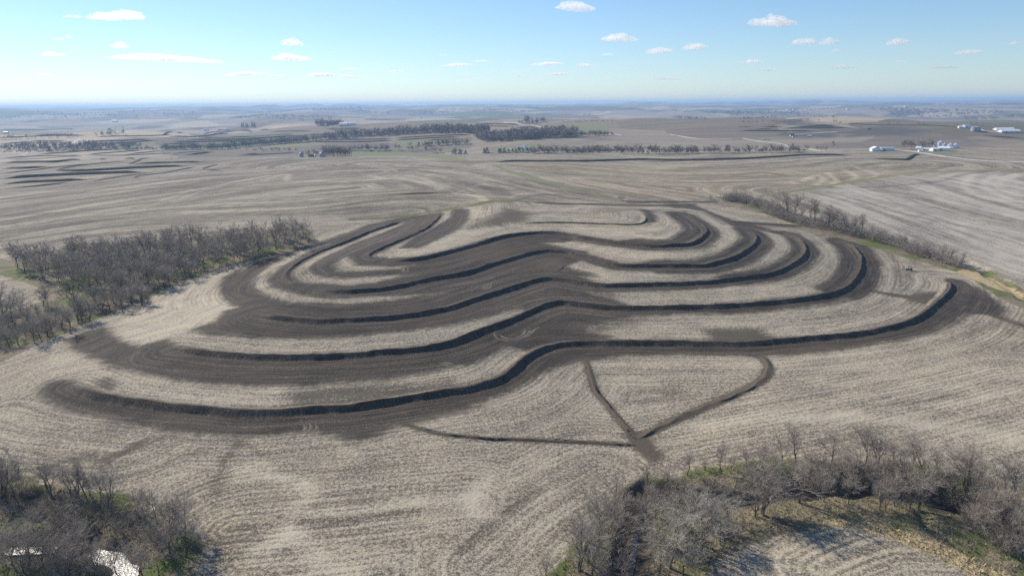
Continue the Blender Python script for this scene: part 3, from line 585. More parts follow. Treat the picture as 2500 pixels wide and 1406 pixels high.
# far terraces seen as dark lines
FAR = [(3.2,'F7',[(20,770),(500,755),(1000,730),(1500,715),(1950,710)]),(3.0,'F7',[(0,845),(350,845),(600,830),(800,820)]),(3.8,'F7',[(-60,1002),(500,965),(1000,940),(1500,920),(2150,900)]),
 (3.2,'F7',[(-60,1080),(400,1050),(850,1030),(1100,1015),(1380,998)]),(1.8,'F7',[(50,1140),(300,1120),(700,1085),(1050,1035)]),(3.2,'K1',[(395,575),(450,580),(600,580),(900,565),(1200,550),(1360,545)]),
 (1.4,'F7',[(-60,930),(300,890),(800,830),(1400,770)]),(1.4,'F7',[(800,868),(1000,830),(1420,775),(1900,735)]),(2.2,'F7',[(540,640),(1000,610),(1620,570)]),(1.8,'F7',[(0,700),(300,680),(700,660),(1200,657)]),
 (2.0,'F7',[(1200,650),(1700,610),(2100,578)]),(1.6,'F7',[(1250,658),(1800,655),(2500,620)]),(1.9,'F7',[(1800,645),(2100,615),(2400,585)]),(1.3,'F7',[(140,710),(600,700),(1200,668)]),
 (2.5,'K1',[(920,530),(1200,522),(1490,515)]),(1.4,'K1',[(900,525),(980,510),(1230,483)]),(1.8,'K1',[(1450,572),(1520,576),(1620,576)]),(1.1,'K1',[(1450,568),(1480,555),(1560,530)]),
 (3.0,'K1',[(1310,465),(1400,460),(1540,442)]),(1.4,'K1',[(1220,465),(1300,450),(1500,435)]),(2.0,'K1',[(1700,466),(1890,452)]),(1.8,'K1',[(1720,472),(2140,450)]),(1.1,'K1',[(620,660),(800,630),(1090,592)]),
 (1.1,'K1',[(970,630),(1000,615),(1200,590),(1400,548)]),(2.2,'F7',[(0,290),(600,282),(1080,277)]),(2.2,'F7',[(0,400),(600,375),(1250,365)]),(2.2,'F7',[(0,485),(500,470),(970,475)]),(2.0,'F7',[(450,440),(980,437)]),
 (2.2,'F7',[(1190,460),(1700,445),(2230,420)]),(2.2,'F7',[(1170,490),(1700,478),(2300,440)]),(2.0,'F7',[(1380,390),(2000,375),(2500,355)]),(2.0,'F7',[(500,360),(1050,348)]),
 (2.6,'FC',[(0,470),(800,445),(1700,400)]),(2.6,'FC',[(60,500),(800,490),(1700,425)]),(2.6,'FC',[(250,435),(1200,405),(2000,375)]),(2.4,'FC',[(700,525),(1500,510),(2500,460)]),(2.4,'FC',[(430,560),(1500,548),(2500,490)]),
 (2.4,'FC',[(140,590),(700,600),(1400,580),(2000,550)]),(2.0,'FC',[(0,640),(700,625)]),(2.2,'FB',[(0,530),(500,495),(1000,500)]),(2.2,'FB',[(800,465),(1400,465)]),(2.2,'FB',[(1200,350),(1900,335)]),
 (2.2,'FB',[(1260,370),(2000,375)]),(2.0,'FB',[(150,410),(950,395)]),(2.8,'FB',[(1380,555),(1900,560),(2500,545)]),(2.8,'FB',[(920,600),(1800,605),(2500,575)]),(2.6,'FF',[(0,725),(700,685),(1400,660)]),
 (2.6,'FF',[(0,760),(700,720),(1200,700)]),(2.2,'FF',[(580,755),(1250,735)]),(2.2,'FF',[(640,515),(1180,490)]),(2.0,'FF',[(1400,498),(2280,485)]),(2.0,'FF',[(1400,520),(2180,515)]),(2.0,'FD',[(610,415),(1060,405)]),
 (2.4,'FE',[(0,550),(290,545)]),(2.4,'FE',[(450,550),(880,550)]),(2.4,'FE',[(1060,550),(2000,540)]),(2.2,'FE',[(1320,525),(1880,518)]),(2.4,'FE',[(0,590),(170,588)]),(2.2,'FE',[(340,595),(690,588)]),
 (2.4,'FE',[(820,578),(1500,578),(2200,565)]),(2.4,'FE',[(0,625),(700,628),(1480,620)]),(2.2,'FE',[(2050,500),(2440,498)]),(2.2,'FA',[(1890,370),(2500,405)]),(1.6,'FA',[(0,200),(800,215),(1550,245)]),
 (1.2,'K2',[(240,755),(500,742),(750,735)])]
LONG = hit(C('K2',(1020,518),(1300,512),(1700,512),(2100,500),'K3',(0,505),(450,495),(700,482),(950,467),(1270,470)))
BEND = hit(C('K3',(1380,490),(1600,502),(1660,498),(1700,470),(1760,460)))
def far_ridge(P, h, lab, grp):
    D = np.hypot(P[:, 0], P[:, 1]).mean(); step = max(5.0, D / 160); k = 1 + max(0, D - 1200) / 4000
    pr = [(-7 * k, -1), (-4.5 * k, .2 * h), (-1.2, h * .92), (0, h), (.8, h * .95), (2.2 + h * .5, .15 * h), (4.0 + h * .6, -1)]
    o = strip('field_terrace', P[:, :2], pr, step, M_TILL, 30.0, .05, attrs=False, sink=.5 + D / 1500)
    return tag(o, lab, 'terrace', grp, 'structure')
far_ridge(LONG, 2.6, 'long dark field terrace below the middle tree row', 'far field terraces')
far_ridge(BEND, 2.4, 'bent dark terrace below the white farmstead', 'far field terraces')
for h, c, pts in FAR:
    P = hit(C(c, *pts))
    if np.hypot(*(P[0] - P[-1])[:2]) > 15: far_ridge(P, h * (.85 + max(0, np.hypot(P[:, 0], P[:, 1]).mean() - 1000) / 3500), 'dark line of a terrace on a far field', 'distant terrace lines')

# gravel roads
for i, (w, c, pts) in enumerate([(5,'K3',[(0,325),(150,348),(400,352)]),(6,'K3',[(480,345),(620,370),(800,400),(1000,430),(1180,437)]),(7,'K3',[(1640,435),(1750,447),(1950,480),(2200,505),(2520,518)]),(8,'FD',[(400,295),(700,340),(1000,370),(1280,440)]),
        (9,'F7',[(300,665),(420,615)]),(9,'F7',[(1080,490),(1160,415)]),(6,'K2',[(1820,305),(1960,325)]),(6,'K2',[(2310,320),(2490,347)]),(6,'FE',[(980,700),(1500,665),(1900,640)]),(7,'FA',[(1840,265),(1950,300),(2120,312)])]):
    P = hit(C(c, *pts)); D = np.hypot(P[:, 0], P[:, 1]).mean(); hh = .12 + D / 6000
    o = strip('gravel_road', P[:, :2], [(-w / 2 - 1.5, -1), (-w / 2, hh), (0, hh + .1), (w / 2, hh), (w / 2 + 1.5, -1)], 10, M_GRAVEL, 0, 0, attrs=False, sink=.4, scale_end=False)
    tag(o, ['pale gravel lane on the right of the middle distance', 'gravel road slanting behind the middle tree row', 'gravel road leading away from the white farmstead', 'gravel road up to the far wooded farm', 'short pale lane beyond the left terraces',
            'straight pale lane climbing between far left fields', 'short curve of lane beyond the creek wood', 'gravel lane dipping to the right of the creek wood', 'thin lane past the dark-roofed house', 'farm drive to the two long white barns'][i], 'road', kind='structure')

# creek water
def water_sheet(lab, pts, depth):
    P = hit(pts); c = P[:, :2].mean(0); z = H(P[:, 0], P[:, 1]).min() + depth
    ring = resample(np.vstack([P[:, :2], P[:1, :2]]), 1.5)[0][:-1]; n = len(ring)
    V = np.vstack([[c[0], c[1], z], np.c_[ring, np.full(n, z)]]); F3 = np.array([[0, 1 + i, 1 + (i + 1) % n] for i in range(n)])
    me = mesh_np('creek_water', V, F3, [M_WATER], False)
    if me.polygons[0].normal.z < 0: me.flip_normals()
    tag(link('creek_water', me), lab, 'water', kind='structure')
def creek_ribbon(lab, P, hw, rise):
    Q, u = resample(P, 3.0); T = np.gradient(Q, axis=0); T /= np.linalg.norm(T, axis=1)[:, None]; N = np.stack([T[:, 1], -T[:, 0]], 1)
    z = H(Q[:, 0], Q[:, 1]); z = np.convolve(np.pad(z, 6, 'edge'), np.ones(13) / 13, 'valid') + rise
    V = np.concatenate([np.c_[Q + N * s * hw, z] for s in (-1, 0, 1)], 0).reshape(3, len(Q), 3).transpose(1, 0, 2).reshape(-1, 3)
    me = mesh_np('creek_water', V, grid_faces(len(Q), 3), [M_WATER], True)
    if me.polygons[0].normal.z < 0: me.flip_normals()
    tag(link('creek_water', me), lab, 'water', kind='structure')
creek_ribbon('dark creek water winding under the trees at lower right', CREEK_XY[0], .7, .12)
creek_ribbon('creek water with a bright pool at lower left', CREEK_XY[1][int(len(CREEK_XY[1]) * .66):], 3.4, .6)
creek_ribbon('thin bright side arm of the creek at the left edge', CREEK_XY[2][int(len(CREEK_XY[2]) * .3):int(len(CREEK_XY[2]) * .85)], 1.5, .45)

# ------------------------------------------------------------------ bare trees
def tubes(P0, P1, R0, R1, n=3):
    P0, P1 = np.asarray(P0), np.asarray(P1); R0, R1 = np.asarray(R0), np.asarray(R1); m = len(P0)
    d = P1 - P0; d /= np.linalg.norm(d, axis=1)[:, None] + 1e-9
    a = np.where(np.abs(d[:, 2:3]) > .9, np.array([[1.0, 0, 0]]), np.array([[0, 0, 1.0]])); e1 = np.cross(d, a); e1 /= np.linalg.norm(e1, axis=1)[:, None] + 1e-9; e2 = np.cross(d, e1)
    V = np.empty((m, 2 * n, 3))
    for k in range(n):
        c, s = math.cos(2 * math.pi * k / n), math.sin(2 * math.pi * k / n); o = e1 * c + e2 * s
        V[:, k] = P0 + o * R0[:, None]; V[:, n + k] = P1 + o * R1[:, None]
    base = (np.arange(m) * 2 * n)[:, None, None]
    F0 = np.array([[k, (k + 1) % n, n + (k + 1) % n, n + k] for k in range(n)])[None]
    return V.reshape(-1, 3), (base + F0).reshape(-1, 4)
def gen_tree(r, Ht=15.0, trunk=.28, nl=5, spread=.55, n1=7, n2=6, n3=4, tw=.016, up=.35, fork=False):
    segs = {0: [], 1: []}
    def path(p, d, L, r0, r1, n, lev, wander, upw):
        pts = [p]; q = p.copy(); dd = d.copy()
        for i in range(n):
            dd = dd + r.normal(0, wander, 3) + np.array([0, 0, upw]); dd /= np.linalg.norm(dd); q = q + dd * L / n; pts.append(q.copy())
        rr = np.linspace(r0, r1, n + 1)
        for i in range(n): segs[0 if lev <= 1 else 1].append((pts[i], pts[i + 1], rr[i], rr[i + 1]))
        return pts, rr, dd
    def off(d, ang):
        a = r.normal(0, 1, 3); a -= d * (a @ d); a /= np.linalg.norm(a); return d * math.cos(ang) + a * math.sin(ang)
    R = Ht * .0125
    stems = [(np.zeros(3), np.array([0, 0, 1.0]))] if not fork else [(np.array([r.normal(0, .25), r.normal(0, .25), 0]), off(np.array([0, 0, 1.0]), r.uniform(.1, .3))) for _ in range(r.integers(2, 4))]
    for sp, sd in stems:
        tp, tr, td = path(sp - np.array([0, 0, .4]), sd, Ht * trunk * r.uniform(.8, 1.2), R * 1.15, R * .8, 4, 0, .06, .05)
        k = nl if not fork else max(3, nl - 2)
        for i in range(k):
            lead = i == 0
            az = 2 * math.pi * (i + r.uniform(-.3, .3)) / k; tilt = r.uniform(.05, .2) if lead else r.uniform(.4, 1.0) * spread * 1.5
            d = np.array([math.cos(az) * math.sin(tilt), math.sin(az) * math.sin(tilt), math.cos(tilt)]); d = d * .8 + td * .35; d /= np.linalg.norm(d)
            j = 4 if lead or r.random() < .6 else 3
            L1 = Ht * (1 - trunk) * r.uniform(.72, 1.0) * (1.0 if lead else .86)
            lp, lr, _ = path(tp[j], d, L1, R * (.62 if lead else .46), R * .10, 6, 1, .13, .05)
            for a in range(n1):
                f = r.uniform(.22, .97) * 6; b = int(min(f, 5)); base = lp[b] + (lp[b + 1] - lp[b]) * (f - b); dl = lp[b + 1] - lp[b]; dl /= np.linalg.norm(dl)
                L2 = L1 * r.uniform(.28, .5) * (1.15 - .5 * f / 6)
                sp2, sr2, _ = path(base, off(dl, r.uniform(.45, .95)), L2, max(R * .17, tw * 1.8), tw * 1.3, 4, 2, .14, .05)
                for e in range(n2):
                    g = r.uniform(.15, 1) * 3.99; h = int(g); bb = sp2[h] + (sp2[h + 1] - sp2[h]) * (g - h); d2 = sp2[h + 1] - sp2[h]; d2 /= np.linalg.norm(d2)
                    L3 = L2 * r.uniform(.3, .55)
                    p3, _, _ = path(bb, off(d2, r.uniform(.4, .95)), L3, tw * 1.2, tw * .8, 2, 3, .15, .07)
                    for q in range(n3):
                        h3 = r.integers(0, 2); b3 = p3[h3] + (p3[h3 + 1] - p3[h3]) * r.uniform(.2, 1); d3 = p3[h3 + 1] - p3[h3]; d3 /= np.linalg.norm(d3)
                        path(b3, off(d3, r.uniform(.3, .9)), L3 * r.uniform(.35, .75), tw * .9, tw * .55, 1, 4, .12, .08)
    out = []
    for k, n in ((0, 6), (1, 3)):
        s = segs[k]; out.append(tubes([a[0] for a in s], [a[1] for a in s], [a[2] for a in s], [a[3] for a in s], n))
    top = max(max(a[1][2] for a in segs[1]), 1.0)
    return [(V / top, Fq) for V, Fq in out]          # normalised to height 1
def gen_shrub(r, stems=16, n1=6, n2=4, tw=.012, Ht=4.0):
    S = []
    def path(p, d, L, r0, r1, n, w, up):
        pts = [p]; q = p; dd = d
        for i in range(n):
            dd = dd + r.normal(0, w, 3) + np.array([0, 0, up]); dd = dd / np.linalg.norm(dd); q = q + dd * L / n; pts.append(q)
        rr = np.linspace(r0, r1, n + 1)
        for i in range(n): S.append((pts[i], pts[i + 1], rr[i], rr[i + 1]))
        return pts
    for i in range(stems):
        az = r.uniform(0, 6.28); ti = r.uniform(.1, .95); d = np.array([math.cos(az) * math.sin(ti), math.sin(az) * math.sin(ti), math.cos(ti)])
        p = path(np.array([r.normal(0, .45), r.normal(0, .45), -.15]), d, Ht * r.uniform(.65, 1.0), .045, .015, 4, .14, .04)
        for a in range(n1):
            k = r.integers(1, 4); b = p[k] + (p[k + 1] - p[k]) * r.random(); dd = p[k + 1] - p[k]; dd /= np.linalg.norm(dd); e = r.normal(0, 1, 3); e /= np.linalg.norm(e)
            q = path(b, (dd + e * .7) / np.linalg.norm(dd + e * .7), Ht * r.uniform(.22, .42), .018, .01, 2, .15, .05)
            for c in range(n2):
                e = r.normal(0, 1, 3); dd2 = q[2] - q[0]; dd2 /= np.linalg.norm(dd2); v = dd2 + e * .5; path(q[r.integers(0, 2)] * .5 + q[1] * .5, v / np.linalg.norm(v), Ht * r.uniform(.1, .24), tw, tw * .6, 1, .1, 0)
    V, Fq = tubes([a[0] for a in S], [a[1] for a in S], [a[2] for a in S], [a[3] for a in S], 3)
    return V / V[:, 2].max(), Fq
_tr = np.random.default_rng(5)
PROTO = []
for i, (tk, nl, spd, fk) in enumerate([(.26, 5, .55, False), (.2, 6, .62, False), (.34, 5, .42, False), (.18, 5, .5, True), (.3, 6, .5, False), (.16, 6, .7, False), (.24, 5, .48, True)]):
    (tv, tf), (cv, cf) = gen_tree(_tr, 15.0, tk, nl, spd, 9, 7, 5, .016, fork=fk)
    PROTO.append((mesh_np('trunk', tv, tf, [M_BARK]), mesh_np('crown', cv, cf, [M_TWIG])))
PALE = [mesh_np('crown', *gen_tree(_tr, 15.0, .2, 6, .62, 8, 6, 5, .018)[1], [M_TWIG_PALE]) for _ in range(1)]
BUDC = [mesh_np('crown', *gen_tree(_tr, 12.0, .16, 6, .7, 8, 7, 6, .03)[1], [M_BUD]) for _ in range(1)]
DENSE = []
for i in range(4):
    (tv, tf), (cv, cf) = gen_tree(_tr, 15.0, _tr.uniform(.2, .32), 5, .55, 8, 7, 4, .024)
    DENSE.append((mesh_np('trunk', tv, tf, [M_BARK]), mesh_np('crown', cv, cf, [M_TWIG_DARK])))
SHRUB = [mesh_np('shrub', *gen_shrub(_tr), [m]) for m in (M_TWIG_DARK, M_TWIG, M_TWIG_DARK, M_TWIG)]
def ppm(p):
    q = project(np.array([p, p + np.array([0, 0, 1.0])])); return q[0, 1] - q[1, 1]
def tree(p, h, label, group, proto=None, wide=1.0, lean=(0, 0), rot=None, crown_me=None):
    tm, cm = proto if proto else PROTO[random.randrange(len(PROTO))]
    e = bpy.data.objects.new('bare_tree', None); COL.objects.link(e); e.empty_display_size = .5
    e.location = (p[0], p[1], p[2] - .1); e.rotation_euler = (lean[0], lean[1], random.uniform(0, 6.28) if rot is None else rot); e.scale = (h * wide, h * wide, h)
    link('trunk', tm, e); link('crown', crown_me or cm, e)
    return tag(e, label, 'tree', group)
def shrub(p, h, label, group, wide=1.0):
    o = link('shrub', SHRUB[random.randrange(4)]); o.location = (p[0], p[1], p[2]); o.scale = (h * wide, h * wide, h); o.rotation_euler = (0, 0, random.uniform(0, 6.28))
    return tag(o, label, 'shrub', group)
ORD = ['first', 'second', 'third', 'fourth', 'fifth', 'sixth', 'seventh', 'eighth', 'ninth', 'tenth', 'eleventh', 'twelfth', 'thirteenth', 'fourteenth', 'fifteenth', 'sixteenth', 'seventeenth', 'eighteenth',
       'nineteenth', 'twentieth'] + ['twenty-' + s for s in ('first', 'second', 'third', 'fourth', 'fifth', 'sixth', 'seventh', 'eighth', 'ninth')] + ['thirtieth'] + ['thirty-' + s for s in ('first', 'second', 'third', 'fourth', 'fifth', 'sixth', 'seventh', 'eighth', 'ninth')] + ['fortieth']
def placed(crop, items, where, group, **kw):
    """trees noted by foot and top in a view; labelled by their order from left to right"""
    its = sorted(items, key=lambda t: t[0])
    for i, it in enumerate(its):
        b = C(crop, it[:2])[0]; p = hit([b])[0]; h = (it[1] - it[2]) / CROPS[crop][2] / ppm(p) * (1.15 if crop == 'B4' else 1.05)
        size = 'tall' if h > 19 else 'small' if h < 11 else 'bare'
        word = {'tall': 'tall bare tree', 'small': 'small bare tree', 'bare': 'bare tree'}[size]
        k = dict(kw)
        if len(it) > 3: k.update(it[3])
        cm = k.pop('crown', None); k['wide'] = k.get('wide', 1.0) * random.uniform(1.1, 1.35)
        tree(p, h, f'{word} {where}, {ORD[i]} from left', group, crown_me=cm, **k)
G_LR, G_LL = 'bare trees along the lower right creek', 'bare trees along the lower left creek'
placed('B4', [(45,850,380,{'wide':1.25}),(375,735,330),(605,725,420),(825,745,440),(1110,800,480),(1165,800,520),(1250,760,430),(1385,790,420),(1470,800,420,{'lean':(0,.3)}),(1130,770,560)],
       'on the near bank of the lower right creek bend', G_LR)
placed('B4', [(30,410,190),(215,390,110),(350,385,60),(670,380,90),(985,400,40),(1085,405,90),(1240,385,150),(1420,395,110),(1500,510,110,{'lean':(0,.25)}),(1640,490,260),(890,560,200),(760,500,280)],
       'on the far bank of the lower right creek', G_LR)
placed('B4', [(120,560,250),(480,520,230),(560,600,300),(1000,620,330),(1320,600,300),(1560,640,330),(1720,640,360),(1800,760,420),(1980,800,450),(2100,760,430),(2080,960,640),(2240,960,600),(2360,1120,760)], 'in the creek thicket at lower right', G_LR)
placed('B4', [(1880,660,280),(1905,665,210,{'lean':(0,.15)}),(2240,740,400),(2310,720,330),(2030,1010,650),(2420,1000,620),(2300,1050,800),(2150,880,620),(2380,850,560),(2420,1250,980)], 'at the lower right edge of the picture', G_LR)
placed('B3', [(310,1395,1180),(620,1350,840),(690,1275,820),(735,1400,1000),(790,1130,640),(850,1000,660),(935,740,470),(1240,545,350),(910,900,640)], 'left of the dark gully', G_LR)
placed('B3', [(1215,740,540),(1420,590,340),(1600,485,250),(1450,700,520),(1560,640,480)], 'at the head of the dark gully', G_LR)
placed('B3', [(1440,1330,800,{'wide':1.2}),(1595,1120,640,{'wide':1.3}),(1740,1130,640,{'wide':1.3}),(1650,1300,1000),(1330,1100,760),(1350,1380,1000),(1560,1400,1000),(1830,1000,640),(1900,1120,760),(1420,960,680),(1690,900,520),(1300,900,620),(1980,900,560)],
       'in the thicket right of the gully', G_LR, crown=PALE[0])
placed('B3', [(1910,470,210),(2140,405,230),(2290,410,210),(2000,430,300),(1760,440,300)], 'on the field edge above the gully thicket', G_LR)
placed('B3', [(2220,860,430,{'wide':1.1}),(2290,850,440,{'wide':1.2,'lean':(0,.12)})], 'standing clear beside the green grass', G_LR)
placed('B1', [(20,690,280),(50,690,270),(120,660,400),(470,680,290),(420,590,320),(710,700,330),(765,640,350),(920,670,400),(985,770,400,{'wide':1.15}),(590,560,380),(640,640,420),(830,690,480)], 'on the upper bank of the lower left creek', G_LL)
placed('B1', [(1430,920,590,{'wide':1.2}),(1580,1000,640,{'wide':1.2}),(1610,1020,700),(1690,1090,700,{'wide':1.1}),(1320,900,620),(1250,840,600),(1700,1230,840,{'lean':(0,-.2)}),(1560,1250,900),(1480,1180,860)], 'above the bright pool at lower left', G_LL)
placed('B1', [(215,1360,900),(270,1360,860),(400,1330,980),(535,1340,1000),(640,1380,1040),(1060,1400,1120),(110,1300,880),(750,1260,900),(860,1390,1050),(700,1050,760),(560,960,660),(300,980,760),(1300,1400,1080),(1450,1400,1100)],
       'on the near bank of the lower left creek', G_LL, )
placed('K4', [(90,400,170),(40,400,160),(110,440,230),(310,285,130),(345,290,150),(480,225,90),(250,550,330),(340,500,300),(380,490,320),(440,445,280),(560,410,200),(590,400,230),(735,310,160),(700,330,190),(830,275,130),(860,270,140),(640,380,230),(290,520,350),(0,480,260),(940,230,80),
              (180,500,380),(60,560,420),(0,560,400),(500,430,290),(20,330,120),(150,330,150),(200,420,230),(130,560,420),(220,470,300),(300,420,250),(400,400,220)], 'in the loose row running down to the left edge', 'trees of the loose row on the left')
def scatter(poly_px, n, hmin, r):
    Q = hit(poly_px)[:, :2]; lo, hi = Q.min(0), Q.max(0); out = []; k = 0; md = math.sqrt((hi - lo).prod() / max(n, 1)) * .42
    while len(out) < n and k < 20000:
        k += 1; p = r.uniform(lo, hi); ins = False
        for (ax, ay), (bx, by) in zip(Q, np.roll(Q, -1, 0)):
            if (ay > p[1]) != (by > p[1]) and p[0] < (bx - ax) * (p[1] - ay) / (by - ay) + ax: ins = not ins
        if ins and all((p[0] - o[0]) ** 2 + (p[1] - o[1]) ** 2 > md * md for o in out): out.append(p)
    return [np.array([p[0], p[1], H(p[0], p[1])]) for p in out]
_sr = np.random.default_rng(11)
WOOD = C('P',(25,645),(100,650),(200,628),(400,606),(600,590),(735,572),(765,585),(745,605),(640,636),(540,652),(460,672),(380,695),(300,728),(240,712),(150,700),(60,672))
for p in scatter(WOOD, 62, 0, _sr):
    q = project([p])[0]; zone = ('at the left end' if q[0] < 260 else 'in the middle' if q[0] < 520 else 'at the right end'); edge = 'near' if q[1] > 668 - .12 * q[0] else 'back'
    tree(p, _sr.uniform(14, 20), f'bare grey tree {zone} of the left wood, on its {edge} side', 'trees of the wood left of the terraces', DENSE[_sr.integers(4)], _sr.uniform(1.0, 1.35))
for b, t in (((186,745),(652)), ((232,738),690)):
    p = hit([b])[0]; tree(p, (b[1] - t) / ppm(p), 'rounded tree with pale yellow buds before the left wood' if t == 652 else 'small yellow-budded tree right of the larger budded one', None, PROTO[1], 1.3 if t == 652 else 1.0, crown_me=BUDC[0])
STRIP_L = C('P',(120,806),(250,742),(340,705),(440,668),(500,655),(480,678),(390,728),(285,772),(180,815))
for p in scatter(STRIP_L, 24, 0, _sr): tree(p, _sr.uniform(9, 15), 'bare tree of the tight row between the left wood and the graded loop', 'tight row below the left wood', PROTO[_sr.integers(7)], _sr.uniform(1.1, 1.4))
for p in scatter(STRIP_L, 12, 0, _sr): shrub(p, _sr.uniform(3, 5.5), 'brush under the tight row below the left wood', 'brush of the tight row', 1.2)
for p in scatter(C('P',(-40,880),(60,840),(160,805),(120,780),(40,790),(-40,760)), 26, 0, _sr): shrub(p, _sr.uniform(3, 6), 'brush at the left edge below the left wood', 'brush at the left edge', 1.3)
def joined(name, protos, places, mat, label, cat, r):
    VV, FF, nb = [], [], 0
    for p, h, wd in places:
        v, f = protos[r.integers(len(protos))]; a = r.uniform(0, 6.28); ca, sa = math.cos(a) * h * wd, math.sin(a) * h * wd
        VV.append(np.stack([v[:, 0] * ca - v[:, 1] * sa + p[0], v[:, 0] * sa + v[:, 1] * ca + p[1], v[:, 2] * h + p[2] - .2], 1)); FF.append(f + nb); nb += len(v)
    return tag(link(name, mesh_np(name, np.vstack(VV), np.vstack(FF), [mat])), label, cat, kind='stuff')
LITE = []
for i in range(5):
    (tv, tf), (cv, cf) = gen_tree(_tr, 15.0, .22, 5, .55, 6, 4, 1, .042); LITE.append((np.vstack([cv, tv]), np.vstack([cf, tf[::2] + len(cv)])))
joined('wood_undergrowth', LITE, [(p, _sr.uniform(9, 17), _sr.uniform(.9, 1.3)) for p in scatter(WOOD, 210, 0, _sr)], M_TWIG_DARK, 'tangle of young trees filling the wood left of the terraces', 'undergrowth', _sr)
placed('K3', [(250,782,745,{'wide':1.6}),(690,890,760),(745,880,700),(800,900,720),(850,910,740),(960,955,750),(1000,960,770),(900,930,780),(1085,990,810),(1120,985,830),(1210,1010,870),(1320,1035,870),(1260,1030,890),(1730,1170,1050),(1780,1160,1060),(1900,1215,1080),(1960,1230,1110),(2040,1255,1150),(1620,1130,1020)],
       'in the hedgerow right of the terraces', 'trees of the hedgerow on the right')
HEDGE = C('K3',(340,790),(420,770),(600,810),(720,860),(900,930),(1080,965),(1300,1020),(1500,1065),(1700,1135),(1900,1195),(2060,1245),(2040,1268),(1880,1232),(1680,1170),(1480,1105),(1280,1050),(1060,1000),(880,965),(700,905),(590,850),(450,805))
for p in scatter(HEDGE, 118, 0, _sr): shrub(p, _sr.uniform(5, 10.0), 'bare bush of the hedgerow right of the terraces', 'bushes of the hedgerow on the right', 1.35)
for p in scatter(C('K3',(350,790),(440,765),(560,800),(600,830),(500,815)), 12, 0, _sr): shrub(p, _sr.uniform(7, 9.5), 'tall bush at the upper end of the hedgerow', 'tall bushes at the upper hedgerow end', 1.0)
p = hit(C('K2', (1960, 790)))[0]; shrub(p, 7, 'lone round bush on the skyline of the graded hill', None, 1.2)
for poly, n, lab, grp in ((C('B1',(0,640),(400,600),(700,720),(1000,800),(1300,950),(1650,1080),(1600,1300),(1200,1050),(800,1000),(600,1200),(300,900),(0,850)), 36, 'low bare brush along the lower left creek', 'brush along the lower left creek'),
                          (C('B3',(1000,720),(1180,700),(1200,900),(1150,1080),(1000,1406),(760,1406),(850,1150),(960,900)), 20, 'dark brush in the gully', 'brush in the dark gully'),
                          (C('B4',(0,480),(400,430),(900,430),(1300,480),(1700,560),(1600,660),(1200,640),(800,660),(400,640),(0,700)), 44, 'bare brush in the lower right creek bed', 'brush in the lower right creek bed'),
                          (C('B4',(1700,660),(1950,700),(2200,800),(2431,900),(2431,1300),(2250,1180),(2000,1010),(1800,820)), 30, 'brush at the lower right corner', 'brush at the lower right corner'),
                          (C('B3',(1300,640),(1700,560),(2000,620),(2000,1000),(1800,1250),(1300,1300)), 26, 'grey brush of the gully thicket', 'brush of the gully thicket'),
                          (C('B1',(0,1280),(700,1250),(950,1330),(1000,1420),(0,1420)), 18, 'brush on the near bank at lower left', 'brush on the near bank at lower left')):
    for p in scatter(poly, n, 0, _sr): shrub(p, _sr.uniform(2.5, 5.5), lab, grp, 1.2)

# grass tufts of the creek banks and rough edges (nobody could count them)
def tufts(name, A, lo, n, mat, hmin, hmax, lab, box, seed):
    r = np.random.default_rng(seed); x0, x1, y0, y1 = box; x = r.uniform(x0, x1, n); y = r.uniform(y0, y1, n)
    k = bil(A, x, y) > lo; k &= bil(A_mud, x, y) < 1.5; x, y = x[k], y[k]; m = len(x)
    z = H(x, y); h = r.uniform(hmin, hmax, m); az = r.uniform(0, 6.28, m); w = h * r.uniform(.18, .4, m); lx = r.normal(0, .3, m) * h; ly = r.normal(0, .3, m) * h
    V = np.empty((m, 4, 3)); c, s = np.cos(az) * w, np.sin(az) * w
    V[:, 0] = np.stack([x - c, y - s, z - .05], 1); V[:, 1] = np.stack([x + c, y + s, z - .05], 1); V[:, 2] = np.stack([x + lx + c * .25, y + ly + s * .25, z + h], 1); V[:, 3] = np.stack([x + lx - c * .25, y + ly - s * .25, z + h * .9], 1)
    me = mesh_np(name, V.reshape(-1, 3), np.arange(m * 4).reshape(m, 4), [mat], False); tag(link(name, me), lab, 'grass', kind='stuff')
tufts('dry_grass', A_dry, .3, 30000, M_STRAW, .3, .8, 'golden dry grass along the lower right creek bank', (40, 200, 120, 260), 3)
tufts('rough_grass', A_grass, .5, 90000, M_STRAW, .15, .5, 'rough pale grass under the creek trees', (-170, 200, 125, 260), 4)
tufts('rough_grass', A_grass, 1.0, 110000, M_GREENT, .15, .5, 'green grass patches under the creek trees', (-170, 200, 125, 260), 5)
# ------------------------------------------------------------------ trees of the middle and far distance
_fr = np.random.default_rng(17)
def cedar_mesh(r, n=220):
    V = []; F = []
    for i in range(n):
        z = r.uniform(.05, 1) ** 1.1; rad_ = (1 - z) * .26 + .03; a = r.uniform(0, 6.28); q = rad_ * math.sqrt(r.uniform(.25, 1)); c = np.array([math.cos(a) * q, math.sin(a) * q, z * .97])
        for j in range(3): V.append(c + r.normal(0, .045, 3))
        F.append([3 * i, 3 * i + 1, 3 * i + 2])
    return np.array(V), np.array(F)
MIDP = []
for i in range(5):
    (tv, tf), (cv, cf) = gen_tree(_fr, 15.0, _fr.uniform(.15, .28), 5, .6, 6, 5, 2, .075)
    MIDP.append((np.vstack([tv, cv]), np.vstack([tf, cf + len(tv)])))
MID_ME = [mesh_np('bare_tree', v, f, [M_TWIG_DARK]) for v, f in MIDP]
FARP = []
for i in range(6):
    (tv, tf), (cv, cf) = gen_tree(_fr, 15.0, .12, 5, .65, 5, 4, 0, .17)
    s = _fr.permutation(len(tf))[::4]; FARP.append((np.vstack([cv, tv]), np.vstack([cf, tf[s] + len(cv)])))
